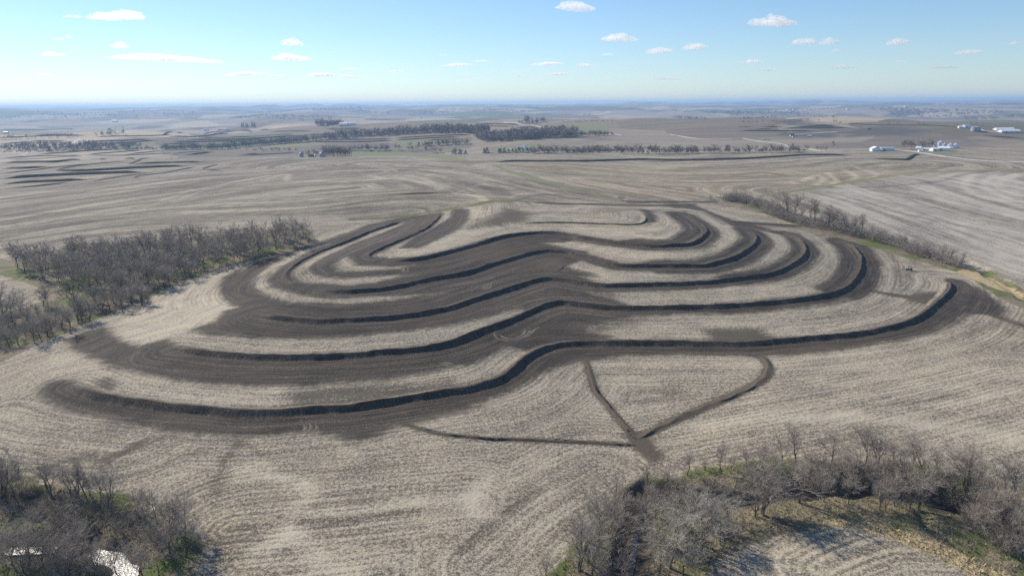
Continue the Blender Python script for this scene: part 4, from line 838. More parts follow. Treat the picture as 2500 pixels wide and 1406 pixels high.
CEDAR = [mesh_np('cedar_tree', *cedar_mesh(_fr), [M_CEDAR], False) for _ in range(3)]
def mid_tree(p, h, label, group, wide=1.0):
    o = link('bare_tree', MID_ME[_fr.integers(5)]); o.location = p - np.array([0, 0, .2]); o.scale = (h * wide, h * wide, h); o.rotation_euler = (0, 0, _fr.uniform(0, 6.28)); return tag(o, label, 'tree', group)
def cedar(p, h, label, group, wide=1.0):
    o = link('cedar_tree', CEDAR[_fr.integers(3)]); o.location = p - np.array([0, 0, .2]); o.scale = (h * wide, h * wide, h); o.rotation_euler = (0, 0, _fr.uniform(0, 6.28)); return tag(o, label, 'tree', group)
def along(pts, spacing, depth):
    P = hit(pts); Q, u = resample(P[:, :2], spacing); Q = Q + _fr.normal(0, depth * .5, Q.shape) + np.array([0, depth * .3]); return [np.array([a, b, float(H(a, b))]) for a, b in Q]
def flat_along(pts, n, depth):
    y0 = hit(pts[:1])[0][1]; q = resample(np.array(pts, float), 1.0)[0]; q = q[np.linspace(0, len(q) - 1, n).astype(int)]; d = rays(q); out = []
    for v in d:
        yy = y0 + _fr.uniform(0, depth); x = v[0] * yy / v[1] + _fr.normal(0, 2); out.append(np.array([x, yy, float(H(x, yy))]))
    return out
ROW = C('K2',(1320,456),(1600,456),(1990,457),(2490,456),'K3',(300,453),(600,451),(930,447))
for p in along(ROW, 22, 5): mid_tree(p, _fr.uniform(16, 26) / ppm(p), 'bare tree of the long row across the middle distance', 'trees of the long middle row', _fr.uniform(.8, 1.2))
mid_tree(hit(C('K3', (1118, 438)))[0], 22, 'tall lone bare tree right of the long middle row', None, .8)
for q in ((1010,440),(1040,440),(1075,441)): mid_tree(hit(C('K3', q))[0], 12, 'bushy tree in the clump left of the tall lone tree', 'clump by the lone tree', 1.2)
for p in flat_along(C('FA',(720,572),(800,572),(900,572),(1000,572),(1100,572),(1180,572)), 13, 30): mid_tree(p, _fr.uniform(21, 29) / ppm(p), 'bare shade tree behind the white farmhouse', 'shade trees of the white farmstead', 1.3)
for p in flat_along(C('FB',(1215,880),(1350,880),(1500,880),(1660,880)), 15, 30): mid_tree(p, _fr.uniform(22, 31) / ppm(p), 'bare tree of the clump right of the steel bins', 'clump beside the steel bins', 1.1)
for p in flat_along(C('FB',(780,880),(900,880),(1080,880)), 6, 14): mid_tree(p, _fr.uniform(14, 24) / ppm(p), 'bare tree behind the steel bins', 'trees behind the steel bins', 1.1)
for c, pts, lab in (('FA',[(530,232),(670,220)],'lone roadside tree on the far right hill'),('FA',[(970,222),(1045,225),(1105,240),(1150,240)],'bare tree of the group above the white farm'),('FA',[(1730,220),(1790,225),(1830,232),(1900,232),(1510,240)],'bare tree behind the far white barns'),
                    ('FE',[(1835,480),(1885,470),(1960,500),(2300,550),(990,462),(480,460),(1340,460),(1200,462),(1560,460)],'small bare tree on the far right fields')):
    for q in pts: mid_tree(hit(C(c, q))[0], _fr.uniform(8, 12) / ppm(hit(C(c, q))[0]), lab, lab.replace('bare tree', 'trees').replace('lone roadside tree', 'roadside trees'))
for q in ((1690,322),(1735,332),(1575,325),(1600,322),(1490,325),(1520,322)): cedar(hit(C('FC', q))[0], _fr.uniform(8, 14) / ppm(hit(C('FC', q))[0]), 'dark conifer of the group on a far green lawn', 'conifers on the far lawn', 1.1)
for q in ((20,890),(70,890),(330,880),(300,885),(400,885),(560,880),(680,880),(840,885),(900,880),(760,885),(480,890),(620,890)): cedar(hit(C('FD', q))[0], _fr.uniform(10, 15) / ppm(hit(C('FD', q))[0]), 'dark cedar at the left end of the middle row', 'cedars of the middle row', 1.7)
for q in ((590,930),(460,860),(1100,1000),(1200,1000),(1300,1000)): cedar(hit(C('FF', q))[0], _fr.uniform(9, 14) / ppm(hit(C('FF', q))[0]), 'dark cedar in the bottom land left of the middle row', 'cedars of the bottom land', 1.6)
for q in ((310,880),(280,950),(350,955),(420,940),(760,985),(840,985),(700,980),(1060,1005),(1130,1005),(1240,1005),(100,940),(40,935)): mid_tree(hit(C('FF', q))[0], _fr.uniform(12, 20) / ppm(hit(C('FF', q))[0]), 'rounded bare tree in the bottom land', 'trees of the bottom land', 1.3)
joined('grove_thicket', LITE, [(p, _fr.uniform(17, 28) / ppm(p), 1.1) for p in flat_along(C('FB',(1200,880),(1350,880),(1500,880),(1665,880)), 34, 40)], M_TWIG_DARK, 'tangle of young trees filling the clump beside the steel bins', 'undergrowth', _fr)
# woods so far off that they read as one mass
WOODS = [('K2',[(1320,455),(1600,455),(1990,456),(2490,455)],2,11),('K3',[(0,455),(300,452),(600,450),(930,446)],2,10),('FB',[(0,650),(600,630),(1000,575),(1400,555)],2,13),('FB',[(1200,545),(1900,505),(2500,485)],4,14),('FF',[(0,672),(700,632),(1700,640)],4,15),('FF',[(1500,760),(2100,720),(2500,740)],4,14),('FD',[(0,680),(600,650),(1500,600),(1750,580)],5,14),
 ('FD',[(600,560),(1100,560),(1750,520)],4,14),('FD',[(1500,600),(2000,570),(2450,560)],2,11),('F7',[(0,585),(400,585),(820,580)],3,15),('F7',[(900,577),(1300,572),(1920,563)],3,14),('F7',[(1930,575),(2500,575)],2,10),('FC',[(0,752),(600,752),(1300,740)],3,15),
 ('FC',[(1250,722),(1900,670),(2500,612)],3,13),('FC',[(1600,770),(2480,780)],1,8),('FB',[(1750,762),(2400,772)],2,10),('FF',[(500,875),(900,850),(1300,832)],2,11),('FE',[(100,405),(700,382)],2,13),('FE',[(60,472),(400,462)],1,10),('FE',[(600,458),(780,452)],1,10),
 ('FE',[(880,462),(1200,458)],1,10),('FE',[(0,345),(800,332),(1400,302)],3,14),('FE',[(900,362),(1300,352)],1,11),('FE',[(1500,372),(1900,387)],2,12),('FA',[(690,97),(1300,97),(1700,68)],4,15),('FA',[(1780,62),(2170,47)],2,13),('FA',[(1630,125),(2480,103)],1,11),
 ('F7',[(1400,365),(1620,362)],2,12),('F7',[(1640,355),(1750,352)],1,15),('FB',[(1060,285),(1440,292)],2,15),('F7',[(0,420),(500,400),(1100,385)],1,9),('P',[(0,288),(150,289),(240,290)],4,22),('P',[(330,285),(450,283)],3,16),('P',[(560,291),(800,294)],3,16),
 ('P',[(880,278),(1100,277)],2,15),('P',[(1090,270),(1300,275)],2,16),('P',[(1850,271),(2050,266)],2,15),('P',[(2300,259),(2480,256)],2,15),('P',[(600,274),(900,272)],2,14),('P',[(1380,300),(1500,297)],2,11),('P',[(1410,288),(1440,286)],2,13),('FD',[(750,335),(860,330)],2,14),
 ('FD',[(900,345),(1150,300)],2,12),('K3',[(250,180),(600,175)],2,12),('K3',[(0,205),(200,210)],2,12),('K3',[(2240,205),(2490,200)],1,9),('K3',[(480,235),(590,232)],1,9)]
for ci, (c, pts, rows, h) in enumerate(WOODS):
    P = hit(C(c, *pts)); D = np.hypot(P[:, 0], P[:, 1]).mean(); sp = max(7.5, D / 270); VV = []; FF = []; nb = 0; hpx = {'P': 3.6, 'FE': 5, 'FA': 8, 'K3': 6 if rows < 2 or ci > 5 else 17, 'K2': 17, 'FF': 17 if h > 13 else 13, 'FD': 17 if h > 12 else 12, 'F7': 15 if h > 12 else 9, 'FB': 14, 'FC': 15 if h > 9 else 9}[c]; h = hpx / ppm(P.mean(0))
    for rrow in range(rows):
        for p in along(C(c, *pts), sp, sp * .55):
            p = p + np.array([_fr.normal(0, sp * .5), rrow * sp * 1.6 * max(1.0, D / 1700), 0]); p[2] = H(p[0], p[1])
            v, f = FARP[_fr.integers(6)]; a = _fr.uniform(0, 6.28); hh = h * _fr.uniform(.6, 1.35); wd = hh * _fr.uniform(.9, 1.25) * max(1, min(1.5, D / 3000)); ca, sa = math.cos(a) * wd, math.sin(a) * wd
            VV.append(np.stack([v[:, 0] * ca - v[:, 1] * sa + p[0], v[:, 0] * sa + v[:, 1] * ca + p[1], v[:, 2] * hh + p[2] - .3], 1)); FF.append(f + nb); nb += len(v)
    if VV:
        o = link('far_woodland', mesh_np('far_woodland', np.vstack(VV), np.vstack(FF), [M_FARTWIG], False)); tag(o, 'far-off grey strip of bare woodland', 'woodland', 'far woodland strips', 'stuff')

# ------------------------------------------------------------------ farm buildings
def box_mesh(name, x0, x1, y0, y1, z0, z1, mat):
    V = np.array([[x, y, z] for z in (z0, z1) for y in (y0, y1) for x in (x0, x1)], float)
    F = np.array([[0, 2, 3, 1], [4, 5, 7, 6], [0, 1, 5, 4], [2, 6, 7, 3], [0, 4, 6, 2], [1, 3, 7, 5]]); return mesh_np(name, V, F, [mat], False)
def gable(name, px, L, W, hw, rise, rot, label, cat, wall=None, roof=None, doors=1, windows=0, group=None, k=1.12):
    p = hit([px])[0]; k = k / ppm(p) if k < 5 else 1.0; L, W, hw, rise = L * k, W * k, hw * k, rise * k
    e = bpy.data.objects.new(name, None); COL.objects.link(e); e.location = (p[0], p[1], p[2] - .1); e.rotation_euler = (0, 0, rot)
    wall = wall or M_WHITE; roof = roof or M_WROOF; l, w = L / 2, W / 2
    V = [(-l,-w,-.5),(l,-w,-.5),(l,w,-.5),(-l,w,-.5),(-l,-w,hw),(l,-w,hw),(l,w,hw),(-l,w,hw),(-l,0,hw+rise),(l,0,hw+rise)]
    me = bpy.data.meshes.new('wall'); me.from_pydata(V, [], [(0,1,5,4),(2,3,7,6),(1,2,6,9,5),(3,0,4,8,7)]); me.materials.append(wall); link('wall', me, e)
    ov = .5; t = .25; sl = rise / w
    R = []
    for zz in (.06, .06 + t):
        R += [(-l-ov,-w-ov,hw-ov*sl+zz),(l+ov,-w-ov,hw-ov*sl+zz),(l+ov,0,hw+rise+zz),(-l-ov,0,hw+rise+zz),(l+ov,w+ov,hw-ov*sl+zz),(-l-ov,w+ov,hw-ov*sl+zz)]
    me = bpy.data.meshes.new('roof'); me.from_pydata(R, [], [(6,7,8,9),(9,8,10,11),(0,3,2,1),(3,5,4,2),(0,1,7,6),(4,5,11,10),(1,2,8,7),(2,4,10,8),(3,0,6,9),(5,3,9,11)]); me.materials.append(roof); link('roof', me, e)
    for i in range(doors):
        x = -l * .5 + i * L / max(doors, 2) ; dw = min(2.2, L * .14) if W < 13 else 2.6
        o = link('door', box_mesh('door', x - dw, x + dw, -w - .08, -w + .05, 0, min(hw * .8, 4.2), M_DOOR), e)
    if W >= 9: link('door', box_mesh('door', l - .05, l + .08, -w * .35, w * .35, 0, hw * .8, M_DOOR), e)
    for i in range(windows):
        x = -l + L * (i + .7) / (windows + .4); link('window', box_mesh('window', x - .5, x + .5, -w - .07, -w + .05, 1.0, 2.3, M_GLASS), e)
    return tag(e, label, cat, group)
def grain_bin(px, dia, hh, label, mat=None, group=None, roofh=.28, k=1.1):
    p = hit([px])[0]; dia, hh = dia * k / ppm(p), hh * k / ppm(p)
    e = bpy.data.objects.new('grain_bin', None); COL.objects.link(e); e.location = (p[0], p[1], p[2] - .1); r0 = dia / 2; n = 28; rings = max(6, int(hh / .8))
    zs = np.linspace(-.4, hh, rings * 2 + 1); V = []; F = []
    for k, z in enumerate(zs):
        rr = r0 * (1 + (.008 if k % 2 else 0))
        for j in range(n): V.append((rr * math.cos(2 * math.pi * j / n), rr * math.sin(2 * math.pi * j / n), z))
    for k in range(len(zs) - 1):
        for j in range(n): F.append((k * n + j, k * n + (j + 1) % n, (k + 1) * n + (j + 1) % n, (k + 1) * n + j))
    link('bin_wall', mesh_np('bin_wall', np.array(V), np.array(F), [mat or M_GALV]), e)
    V = []; F = []; prof = [(r0 * 1.04, hh - .1), (r0 * .5, hh + dia * roofh * .52), (r0 * .1, hh + dia * roofh)]
    for rr, z in prof:
        for j in range(n): V.append((rr * math.cos(2 * math.pi * j / n), rr * math.sin(2 * math.pi * j / n), z))
    for k in range(2):
        for j in range(n): F.append((k * n + j, k * n + (j + 1) % n, (k + 1) * n + (j + 1) % n, (k + 1) * n + j))
    rf = link('bin_roof', mesh_np('bin_roof', np.array(V), np.array(F), [M_GALV if mat is not M_DOOR else M_DOOR], False), e)
    link('roof_cap', box_mesh('roof_cap', -r0 * .12, r0 * .12, -r0 * .12, r0 * .12, hh + dia * roofh - .1, hh + dia * roofh + .5, M_GALV), rf)
    link('door', box_mesh('door', -.6, .6, -r0 * 1.012 - .05, -r0 * .96, .6, 2.4, M_DOOR), e)
    return tag(e, label, 'grain bin', group)
c1 = lambda c, x, y: C(c, (x, y))[0]
gable('machine_shed', c1('FA',335,592), 20, 18, 6, 4.2, rad(80), 'white machine shed with gable, left of the white farmstead', 'shed')
gable('pole_barn', c1('FA',495,586), 30, 14, 5.5, 3, rad(4), 'long pale barn with bluish shaded side, left of the farmstead trees', 'barn', roof=M_GREYR)
gable('farmhouse', c1('FA',962,580), 10, 8, 5.5, 3.2, rad(-35), 'white gabled farmhouse in front of the shade trees', 'house', roof=M_WROOF, windows=2)
gable('garage', c1('FA',990,600), 9, 6, 3, 1.8, rad(5), 'small white garage by the farm road', 'garage')
gable('outbuilding', c1('FA',1068,580), 11, 8, 3.5, 2, rad(-20), 'small white outbuilding between house and long shed', 'shed')
gable('cattle_shed', c1('FA',1215,588), 22, 14, 5, 2.6, rad(5), 'long pale shed below the grain bins, left half', 'shed', roof=M_WROOF)
gable('workshop', c1('FA',1330,588), 22, 16, 6.5, 3.4, rad(-28), 'white gabled workshop in front of the grain bins', 'shed')
for q, dia, hh, lab in (((1283,520),13,9,'grain bin behind the workshop, leftmost large one'),((1345,535),10,7,'small grain bin just behind the workshop roof'),((1428,552),13.5,8.5,'large grain bin right of the workshop'),((1507,553),14,8.5,'rightmost grain bin of the white farmstead'),((1208,528),8,6,'small grain bin above the cattle shed')):
    grain_bin(c1('FA', *q), dia, hh, lab, M_GALV, 'grain bins of the white farmstead')
gable('feed_shed', c1('FA',1428,560), 10, 6, 3, 1.2, 0, 'low white lean shed at the foot of the bins', 'shed')
gable('livestock_barn', c1('FA',2205,285), 68, 22, 4.5, 4, rad(2), 'rear one of two long white livestock barns', 'barn', k=.68)
gable('livestock_barn', c1('FA',2280,315), 72, 24, 5, 4.5, rad(3), 'front one of two long white livestock barns', 'barn', k=.68)
grain_bin(c1('FA',1795,298), 20, 9, 'squat blue-grey tank left of the long white barns', M_DOOR, None, .08)
gable('far_house', c1('FA',1650,250), 14, 9, 4, 3, rad(20), 'white house behind the squat tank', 'house', windows=1)
gable('far_shed', c1('FA',1570,254), 8, 6, 3, 1.5, 0, 'tiny white shed left of the house by the tank', 'shed')
# bins on the left crest
grain_bin(c1('FB',752,886), 8.5, 8.5, 'dark slender steel bin at the left end of the bin group', M_DOOR, None, .34)
gable('low_shed', c1('FB',938,886), 11, 7, 3.2, 2, rad(8), 'low dark shed between the steel bins', 'shed', M_BROWN, M_DARKR)
grain_bin(c1('FB',1016,886), 6.5, 4, 'small pale bin beside the dark shed', M_GALV, None, .22)
grain_bin(c1('FB',1146,886), 12.5, 8, 'largest blue-grey steel bin, beside the tree clump', M_DOOR, None, .36)
gable('creek_barn', c1('FD',745,800), 24, 15, 4, 3.5, rad(10), 'grey-roofed barn standing above the middle tree row', 'barn', M_WHITE, M_GREYR, k=.8)
grain_bin(c1('FD',795,825), 6, 11, 'pale silo beside the grey-roofed barn', M_WHITE, None, .2)
gable('white_shed', c1('FD',520,838), 11, 7, 2.8, 1.5, rad(-12), 'tiny white shed among the cedars', 'shed', k=.7)
gable('white_barn', c1('FE',500,795), 13, 12, 5, 3, rad(70), 'white gabled barn beside the slanting gravel road', 'barn', k=.6)
gable('low_shed', c1('FE',590,798), 11, 7, 2.5, 1.5, rad(10), 'low grey shed right of the roadside white barn', 'shed', M_BROWN, M_GREYR, k=.6)
gable('dark_house', c1('FE',1045,725), 15, 12, 4.5, 4.5, rad(-10), 'house with a near-black roof beyond the gravel road', 'house', M_WHITE, M_DARKR, windows=2, k=.6)
gable('long_shed', c1('FE',1092,740), 18, 8, 3, 2, rad(2), 'low white shed in front of the dark-roofed house', 'shed', M_WHITE, M_DARKR, k=.6)
gable('hay_barn', c1('FE',1378,738), 15, 10, 4, 3.5, rad(-20), 'grey barn alone right of the dark-roofed house', 'barn', M_BROWN, M_GREYR, k=.6)
gable('hillside_shed', c1('FA',250,278), 14, 9, 3.5, 2.5, rad(-15), 'small dark shed on the far right hillside', 'shed', M_BROWN, M_DARKR, k=.6)
FARB = [('FC',810,388,28,18,9,5,'blue-grey barn on the far left fields',M_GALV,M_GREYR),('FC',1165,372,20,12,6,4,'pale farmhouse right of the blue-grey far barn',M_WHITE,M_GREYR),('FC',1235,368,14,10,5,4,'small pale shed by the far left farmhouse',M_WHITE,M_GREYR),('FC',1060,378,14,8,4,3,'small brown shed left of the far farmhouse',M_BROWN,M_DARKR),
 ('FB',1560,300,75,24,6,6,'left one of two far white long barns',M_WHITE,M_WROOF),('FB',1715,285,70,24,6,6,'right one of two far white long barns',M_WHITE,M_WROOF),('F7',1670,165,90,45,12,9,'lone bright white building on the far left plain',M_WHITE,M_WROOF),('F7',88,332,50,25,12,6,'lone dark blue building at the far left edge',M_DOOR,M_GREYR),
 ('FF',250,368,40,30,10,8,'bright white barn at the left of a far farm group',M_WHITE,M_WROOF),('FF',505,355,30,20,8,6,'white house in the middle of a far farm group',M_WHITE,M_GREYR),('FF',610,348,40,22,8,6,'white shed at the right of a far farm group',M_WHITE,M_WROOF),('FF',662,350,36,30,10,8,'wide white barn ending a far farm group',M_WHITE,M_WROOF),
 ('FF',548,258,70,40,12,9,'white building behind the far farm group',M_WHITE,M_WROOF),('FF',2230,252,26,26,26,6,'slim white tower-like building on the far plain',M_WHITE,M_WROOF),('FE',970,232,150,40,10,9,'long white barn at the left of a distant row of barns',M_WHITE,M_WROOF),('FE',1078,230,70,40,12,10,'second white barn of the distant row',M_WHITE,M_WROOF),
 ('FE',1215,226,60,40,10,9,'third white barn of the distant row',M_WHITE,M_WROOF),('FE',1320,227,90,45,10,9,'fourth white barn of the distant row',M_WHITE,M_WROOF),('FE',1395,221,80,40,10,9,'rightmost white barn of the distant row',M_WHITE,M_WROOF),('FE',230,242,50,35,12,8,'white shed at a wooded distant farm',M_WHITE,M_WROOF),('FE',310,238,45,35,18,8,'white barn at a wooded distant farm',M_WHITE,M_WROOF),
 ('FD',1005,330,24,16,7,5,'brown house in the far wooded farm by the green field',M_BROWN,M_WROOF),('FD',1080,318,22,16,8,5,'pale house at the right of the far wooded farm',M_WHITE,M_GREYR),('FD',2470,535,16,10,4,3,'small pale shed at the lane beyond the creek wood',M_WHITE,M_GREYR),('FB',1108,305,17,17,9,5,'left pale tower of the far bin row',M_GALV,M_GALV),
 ('FB',1155,303,16,16,9,5,'middle pale tower of the far bin row',M_GALV,M_GALV),('FB',1210,303,16,16,9,5,'right pale tower of the far bin row',M_GALV,M_GALV),('P',2070,268,60,35,10,8,'pale barn on the distant right skyline slope',M_WHITE,M_WROOF),('P',2212,262,60,35,10,8,'pale barn by a distant right woodland',M_WHITE,M_WROOF)]
FARW = [85,60,40,40,165,150,75,60,25,40,45,40,40,10,70,55,45,50,50,25,15,60,45,30,35,30,35,8,10]
for (c, x, y, L, W, hw, rs, lab, wm, rm), wpx in zip(FARB, FARW):
    q = c1(c, x, y); P_ = hit([q])[0]; Ln = wpx / CROPS[c][2] / ppm(P_); W_ = min(max(.45 * Ln, 7), 26); h_ = min(max(.3 * Ln, 3.2), 10)
    if 'tower' in lab: h_ = Ln * 1.1; W_ = Ln
    gable('far_barn', q, Ln, W_, h_, W_ * .22, rad(_fr.uniform(-12, 12)), lab, 'barn', wm, rm, k=9)

# ------------------------------------------------------------------ utility vehicle and the person beside it
vp = hit([(2219, 660)])[0]
uv = bpy.data.objects.new('utility_vehicle', None); COL.objects.link(uv); uv.location = vp + np.array([0, 0, .03]); uv.rotation_euler = (0, 0, rad(-25)); uv.scale = (1.15, 1.15, 1.15)
tag(uv, 'dark blue utility vehicle with a roof, parked in stubble near the hedgerow', 'vehicle')
def loft(name, pts2d, w, mat, parent, smooth=False):
    n = len(pts2d); V = [(x, s * w / 2, z) for s in (-1, 1) for x, z in pts2d]; F = [tuple(range(n)), tuple(range(2 * n - 1, n - 1, -1))] + [(i, n + i, n + (i + 1) % n, (i + 1) % n) for i in range(n)]
    me = bpy.data.meshes.new(name); me.from_pydata(V, [], F); me.materials.append(mat); o = link(name, me, parent)
    b = o.modifiers.new('bevel', 'BEVEL'); b.width = .04; b.segments = 2; return o
loft('body', [(-1.5,.45),(1.45,.45),(1.5,.75),(1.35,1.02),(.75,1.12),(.6,.62),(-.35,.62),(-.35,1.0),(-1.5,1.0)], 1.4, M_CARPAINT, uv)
loft('cargo_bed', [(-1.55,1.02),(-.42,1.02),(-.42,1.32),(-.5,1.32),(-.5,1.12),(-1.47,1.12),(-1.47,1.32),(-1.55,1.32)], 1.42, M_GREYP, uv)
loft('seat', [(-.3,.64),(.25,.64),(.28,.86),(-.12,.88),(-.2,1.38),(-.32,1.38)], 1.25, M_RUBBER, uv)
rf = loft('roof', [(-.5,1.92),(.55,1.92),(.6,1.98),(.45,2.04),(-.45,2.04),(-.55,1.98)], 1.4, M_CARPAINT, uv)
loft('windshield', [(.78,1.12),(.81,1.12),(.58,1.92),(.55,1.92)], 1.3, M_GLASS, uv)
for x, z0, x1 in ((.78, 1.05, .56), (-.42, 1.0, -.48)):
    for s in (-1, 1):
        v, f = tubes([np.array([x, s * .64, z0])], [np.array([x1, s * .62, 1.95])], [.035], [.035], 6); link('roof_post', mesh_np('roof_post', v, f, [M_RUBBER]), uv)
def wheel(x, y):
    V = []; F = []; n = 20; prof = [(.12, -.12), (.27, -.14), (.33, -.10), (.33, .10), (.27, .14), (.12, .12)]
    for r_, yy in prof:
        for j in range(n): V.append((r_ * math.cos(2 * math.pi * j / n), yy, r_ * math.sin(2 * math.pi * j / n)))
    for k in range(5):
        for j in range(n): F.append((k * n + j, k * n + (j + 1) % n, (k + 1) * n + (j + 1) % n, (k + 1) * n + j))
    w = link('wheel', mesh_np('wheel', np.array(V), np.array(F), [M_RUBBER]), uv); w.location = (x, y, .33)
    V = [(.17 * math.cos(2 * math.pi * j / n), yy, .17 * math.sin(2 * math.pi * j / n)) for yy in (-.1, .1) for j in range(n)]
    me = bpy.data.meshes.new('rim'); me.from_pydata(V, [], [tuple(range(n)), tuple(range(2 * n - 1, n - 1, -1))] + [(j, n + j, n + (j + 1) % n, (j + 1) % n) for j in range(n)]); me.materials.append(M_GREYP); link('rim', me, w)
for x in (-.98, .98):
    for y in (-.66, .66): wheel(x, y)
for s in (-1, 1): link('headlight', box_mesh('headlight', 1.38, 1.50, s * .48 - .13, s * .48 + .13, .82, .94, M_GREYP), uv)
pp = hit([(2203, 661.5)])[0]
per = bpy.data.objects.new('person', None)
def person(p):
    J = [((0,0,.98),.15,-1),((0,0,1.2),.145,0),((0,0,1.4),.17,1),((0,0,1.52),.065,2),((0,.02,1.62),.095,3),((0,.02,1.74),.08,4),
         ((.19,0,1.41),.065,2),((.25,.03,1.13),.05,6),((.22,-.12,.9),.04,7),((.21,-.16,.82),.04,8),((-.19,0,1.41),.065,2),((-.26,.02,1.13),.05,10),((-.24,-.08,.88),.04,11),((-.23,-.11,.79),.04,12),
         ((.1,0,.9),.10,0),((.12,-.02,.5),.07,14),((.13,.03,.08),.05,15),((.13,-.15,.04),.04,16),((-.1,0,.9),.10,0),((-.13,0,.5),.07,18),((-.15,.05,.08),.05,19),((-.15,-.13,.04),.04,20)]
    me = bpy.data.meshes.new('person'); me.from_pydata([j[0] for j in J], [(j[2], i) for i, j in enumerate(J) if j[2] >= 0], []); me.materials.append(M_CLOTH)
    o = link('person', me); o.modifiers.new('skin', 'SKIN')
    for i, j in enumerate(J): me.skin_vertices[0].data[i].radius = (j[1], j[1]); me.skin_vertices[0].data[i].use_root = (i == 0)
    s = o.modifiers.new('sub', 'SUBSURF'); s.levels = 1; s.render_levels = 2
    o.location = p; o.rotation_euler = (0, 0, rad(-100)); tag(o, 'person in dark clothes standing in stubble left of the utility vehicle', 'person')
    # face, hair and hands in their own colours
    v = np.array([[math.cos(a) * .078 * c, -.055 + math.sin(a) * .06 * c, 1.66 + z] for z, c in ((-.1,.5),(-.06,.85),(0,1.0),(.05,.9),(.08,.6)) for a in np.linspace(math.pi * .98, math.pi * 2.02, 9)]); link('face', mesh_np('face', v, grid_faces(5, 9), [M_SKIN]), o)
    v = np.array([[math.cos(a) * .1 * c, .02 + math.sin(a) * .11 * c, 1.72 + z] for z, c in ((-.05,1.0),(.02,1.02),(.07,.8),(.105,.3)) for a in np.linspace(0, 2 * math.pi, 13)]); link('hair', mesh_np('hair', v, grid_faces(4, 13), [M_BARK]), o)
    for hx, hy, hz in ((.21,-.16,.82), (-.23,-.11,.79)):
        P0, P1, R0, R1 = [], [], [], []
        for k, (dx, L) in enumerate(((-.03,.075),(-.01,.09),(.01,.085),(.03,.065))):
            b = np.array([hx + dx, hy - .02, hz - .07]); P0 += [b, b + np.array([0, -.01, -L * .55])]; P1 += [b + np.array([0, -.01, -L * .55]), b + np.array([0, -.04, -L])]; R0 += [.009, .0085]; R1 += [.0085, .007]
        P0 += [np.array([hx, hy, hz]), np.array([hx - .035, hy - .03, hz - .02])]; P1 += [np.array([hx, hy - .02, hz - .08]), np.array([hx - .05, hy - .06, hz - .075])]; R0 += [.03, .011]; R1 += [.04, .008]
        v, f = tubes(P0, P1, R0, R1, 6); link('hand', mesh_np('hand', v, f, [M_SKIN]), o)
person(pp)

# ------------------------------------------------------------------ clouds, far beyond the haze
def cloud_mat():
    t = NT('cloud'); v = t.n('ShaderNodeVolumePrincipled'); v.inputs['Color'].default_value = (1, 1, 1, 1); v.inputs['Anisotropy'].default_value = .4
    oc = t.pos()[0]
    nn = t.noise(oc, .011, 5, .68); t.put(v.inputs['Density'], t.math('MULTIPLY', t.ramp(nn, .36, .66), .009))
    o = t.n('ShaderNodeOutputMaterial'); t.t.links.new(v.outputs[0], o.inputs['Volume']); return t.m, v
M_CLOUD, _cv = cloud_mat()
import bmesh
_bm = bmesh.new(); bmesh.ops.create_icosphere(_bm, subdivisions=5, radius=1.0); _iv = np.array([v.co[:] for v in _bm.verts]); _if = np.array([[v.index for v in f.verts] for f in _bm.faces]); _bm.free()
def cloud(px, py, wpx, hpx, label, alt=1350.0, seed=0):
    r = np.random.default_rng(seed + 100); d = rays([(px, py)])[0]; dist = alt / max(d[2], 25) ; p = CAMP + d * dist
    if p[1] > 52000: k = 52000 / p[1]; p = CAMP + (p - CAMP) * k
    s = np.linalg.norm(p - CAMP) / math.hypot(FPX, math.hypot(px - 1250, py - 703)) ; w, h = wpx * s / 2, hpx * s / 2
    v = _iv.copy(); cent = r.normal(0, 1, (26, 3)); cent /= np.linalg.norm(cent, axis=1)[:, None]; amp = np.ones(len(v)) * .62
    for c in cent:
        q = np.clip((v @ c - .72) / .28, 0, 1); amp = np.maximum(amp, .62 + r.uniform(.12, .5) * np.sqrt(q) * (1 if c[2] > -.2 else .2))
    for k in range(24):
        kk = r.normal(0, 1, 3) * (4 + k * 1.3); amp += .14 / (1 + k * .14) * np.sin(v @ kk + r.uniform(0, 6.28)) * .55
    taper = 1 - .35 * np.abs(v[:, 0]) ** 2
    z = v[:, 2] * amp * np.where(v[:, 2] < 0, .45, 1.15) * taper
    V = np.stack([v[:, 0] * (.75 + .3 * amp) * w, v[:, 1] * amp * w * .6, z * h], 1)
    o = link('cloud', mesh_np('cloud', V, _if, [M_CLOUD])); o.location = p; o.rotation_euler = (0, rad(r.uniform(-4, 4)), -math.atan2(p[0], p[1])); tag(o, label, 'cloud', 'small fair-weather clouds')
S1 = [(570,90,270,55,'broad white cloud high at the left'),(360,85,100,18,'thin wisp left of the broad high cloud'),(585,230,95,40,'small round cloud below the broad left cloud'),(800,292,520,32,'long flat cloud bank at the left'),(255,270,120,25,'short flat cloud left of the long bank'),
 (1430,220,120,42,'small puffy cloud left of centre'),(1420,290,215,32,'flat cloud right under the puffy one left of centre'),(330,183,50,15,'tiny wisp at upper left'),(285,195,60,15,'tiny wisp just below another at upper left'),(225,370,90,18,'faint low cloud at the left'),(1200,365,200,20,'low flat cloud left of centre'),
 (1350,372,80,12,'tiny low cloud between two flat ones'),(1570,370,160,22,'low bumpy cloud left of centre'),(1700,378,110,14,'thin low cloud right of the bumpy one'),(1800,378,50,10,'tiny low cloud right of the thin one'),(1710,340,120,12,'thin streak above the low clouds'),(1940,352,80,14,'small low cloud near centre'),(2165,272,50,9,'tiny streak near centre, leftmost of three'),
 (2350,300,80,10,'small streak near centre, above the longer one'),(2240,320,160,16,'longer thin cloud near centre'),(2270,374,70,10,'faint low cloud near centre')]
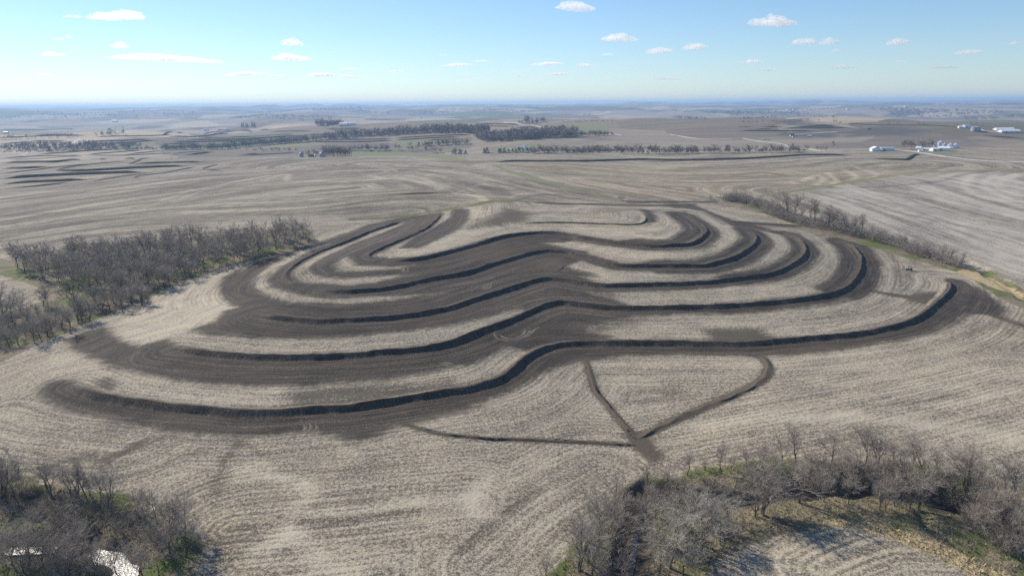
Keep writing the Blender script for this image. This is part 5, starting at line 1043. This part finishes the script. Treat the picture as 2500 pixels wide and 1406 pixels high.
S2 = [(310,45,210,62,'bright cloud at the top right of centre'),(1265,120,240,62,'largest cloud at the right, with two humps'),(520,195,200,42,'flat cloud below the top centre cloud'),(715,258,145,30,'small flat cloud right of centre'),(890,237,140,36,'faint oval cloud right of centre'),(1430,210,130,42,'faint left half of the cloud pair at right'),
 (1550,212,100,42,'right half of the cloud pair at right'),(1880,215,115,40,'round cloud further right'),(1580,250,55,14,'tiny wisp under the cloud pair'),(170,316,170,18,'long thin cloud above the horizon at centre'),(357,322,115,16,'short thin cloud right of the long thin one'),(1170,305,100,26,'small cloud under the largest right one'),
 (2225,262,130,26,'faint flat cloud at far right'),(2450,215,70,22,'faint puff at the right edge'),(220,366,130,16,'faint low streak at centre'),(35,373,70,14,'small low cloud at centre'),(470,270,80,12,'faint wisp below the flat centre cloud'),(2100,332,130,18,'faint slanted streak at right'),(1620,333,140,16,'faint low cloud at right'),
 (1240,345,130,12,'faint streak under the small right cloud'),(750,388,150,9,'lowest thin streak right of centre'),(1890,305,90,10,'faint wisp at right')]
for i, (x, y, w, h, lab) in enumerate(S1): cloud(x / 2, y / 2, w / 2 * .95, h / 2 * 1.15, lab, seed=i)
for i, (x, y, w, h, lab) in enumerate(S2): cloud(1250 + x / 2, y / 2, w / 2 * .95, h / 2 * 1.15, lab, seed=50 + i)

# ------------------------------------------------------------------ haze: one closed box of even pale air round the whole land
zlo, zhi = float(ZZ.min()) - 1.0, float(ZZ.max()) + 12.0
hz = link('haze', box_mesh('haze', xs[0] - 60, xs[-1] + 60, ys[0] - 260, ys[-1] + 60, zlo, max(zhi, CAM_Z + 8), None))
hz.data.materials.clear()
t = NT('haze_air'); v = t.n('ShaderNodeVolumePrincipled'); v.inputs['Color'].default_value = (.37, .585, .90, 1); v.inputs['Density'].default_value = HAZE; v.inputs['Anisotropy'].default_value = .2
o_ = t.n('ShaderNodeOutputMaterial'); t.t.links.new(v.outputs[0], o_.inputs['Volume']); hz.data.materials.append(t.m)
tag(hz, 'pale blue haze over the distant land', 'haze', kind='stuff')
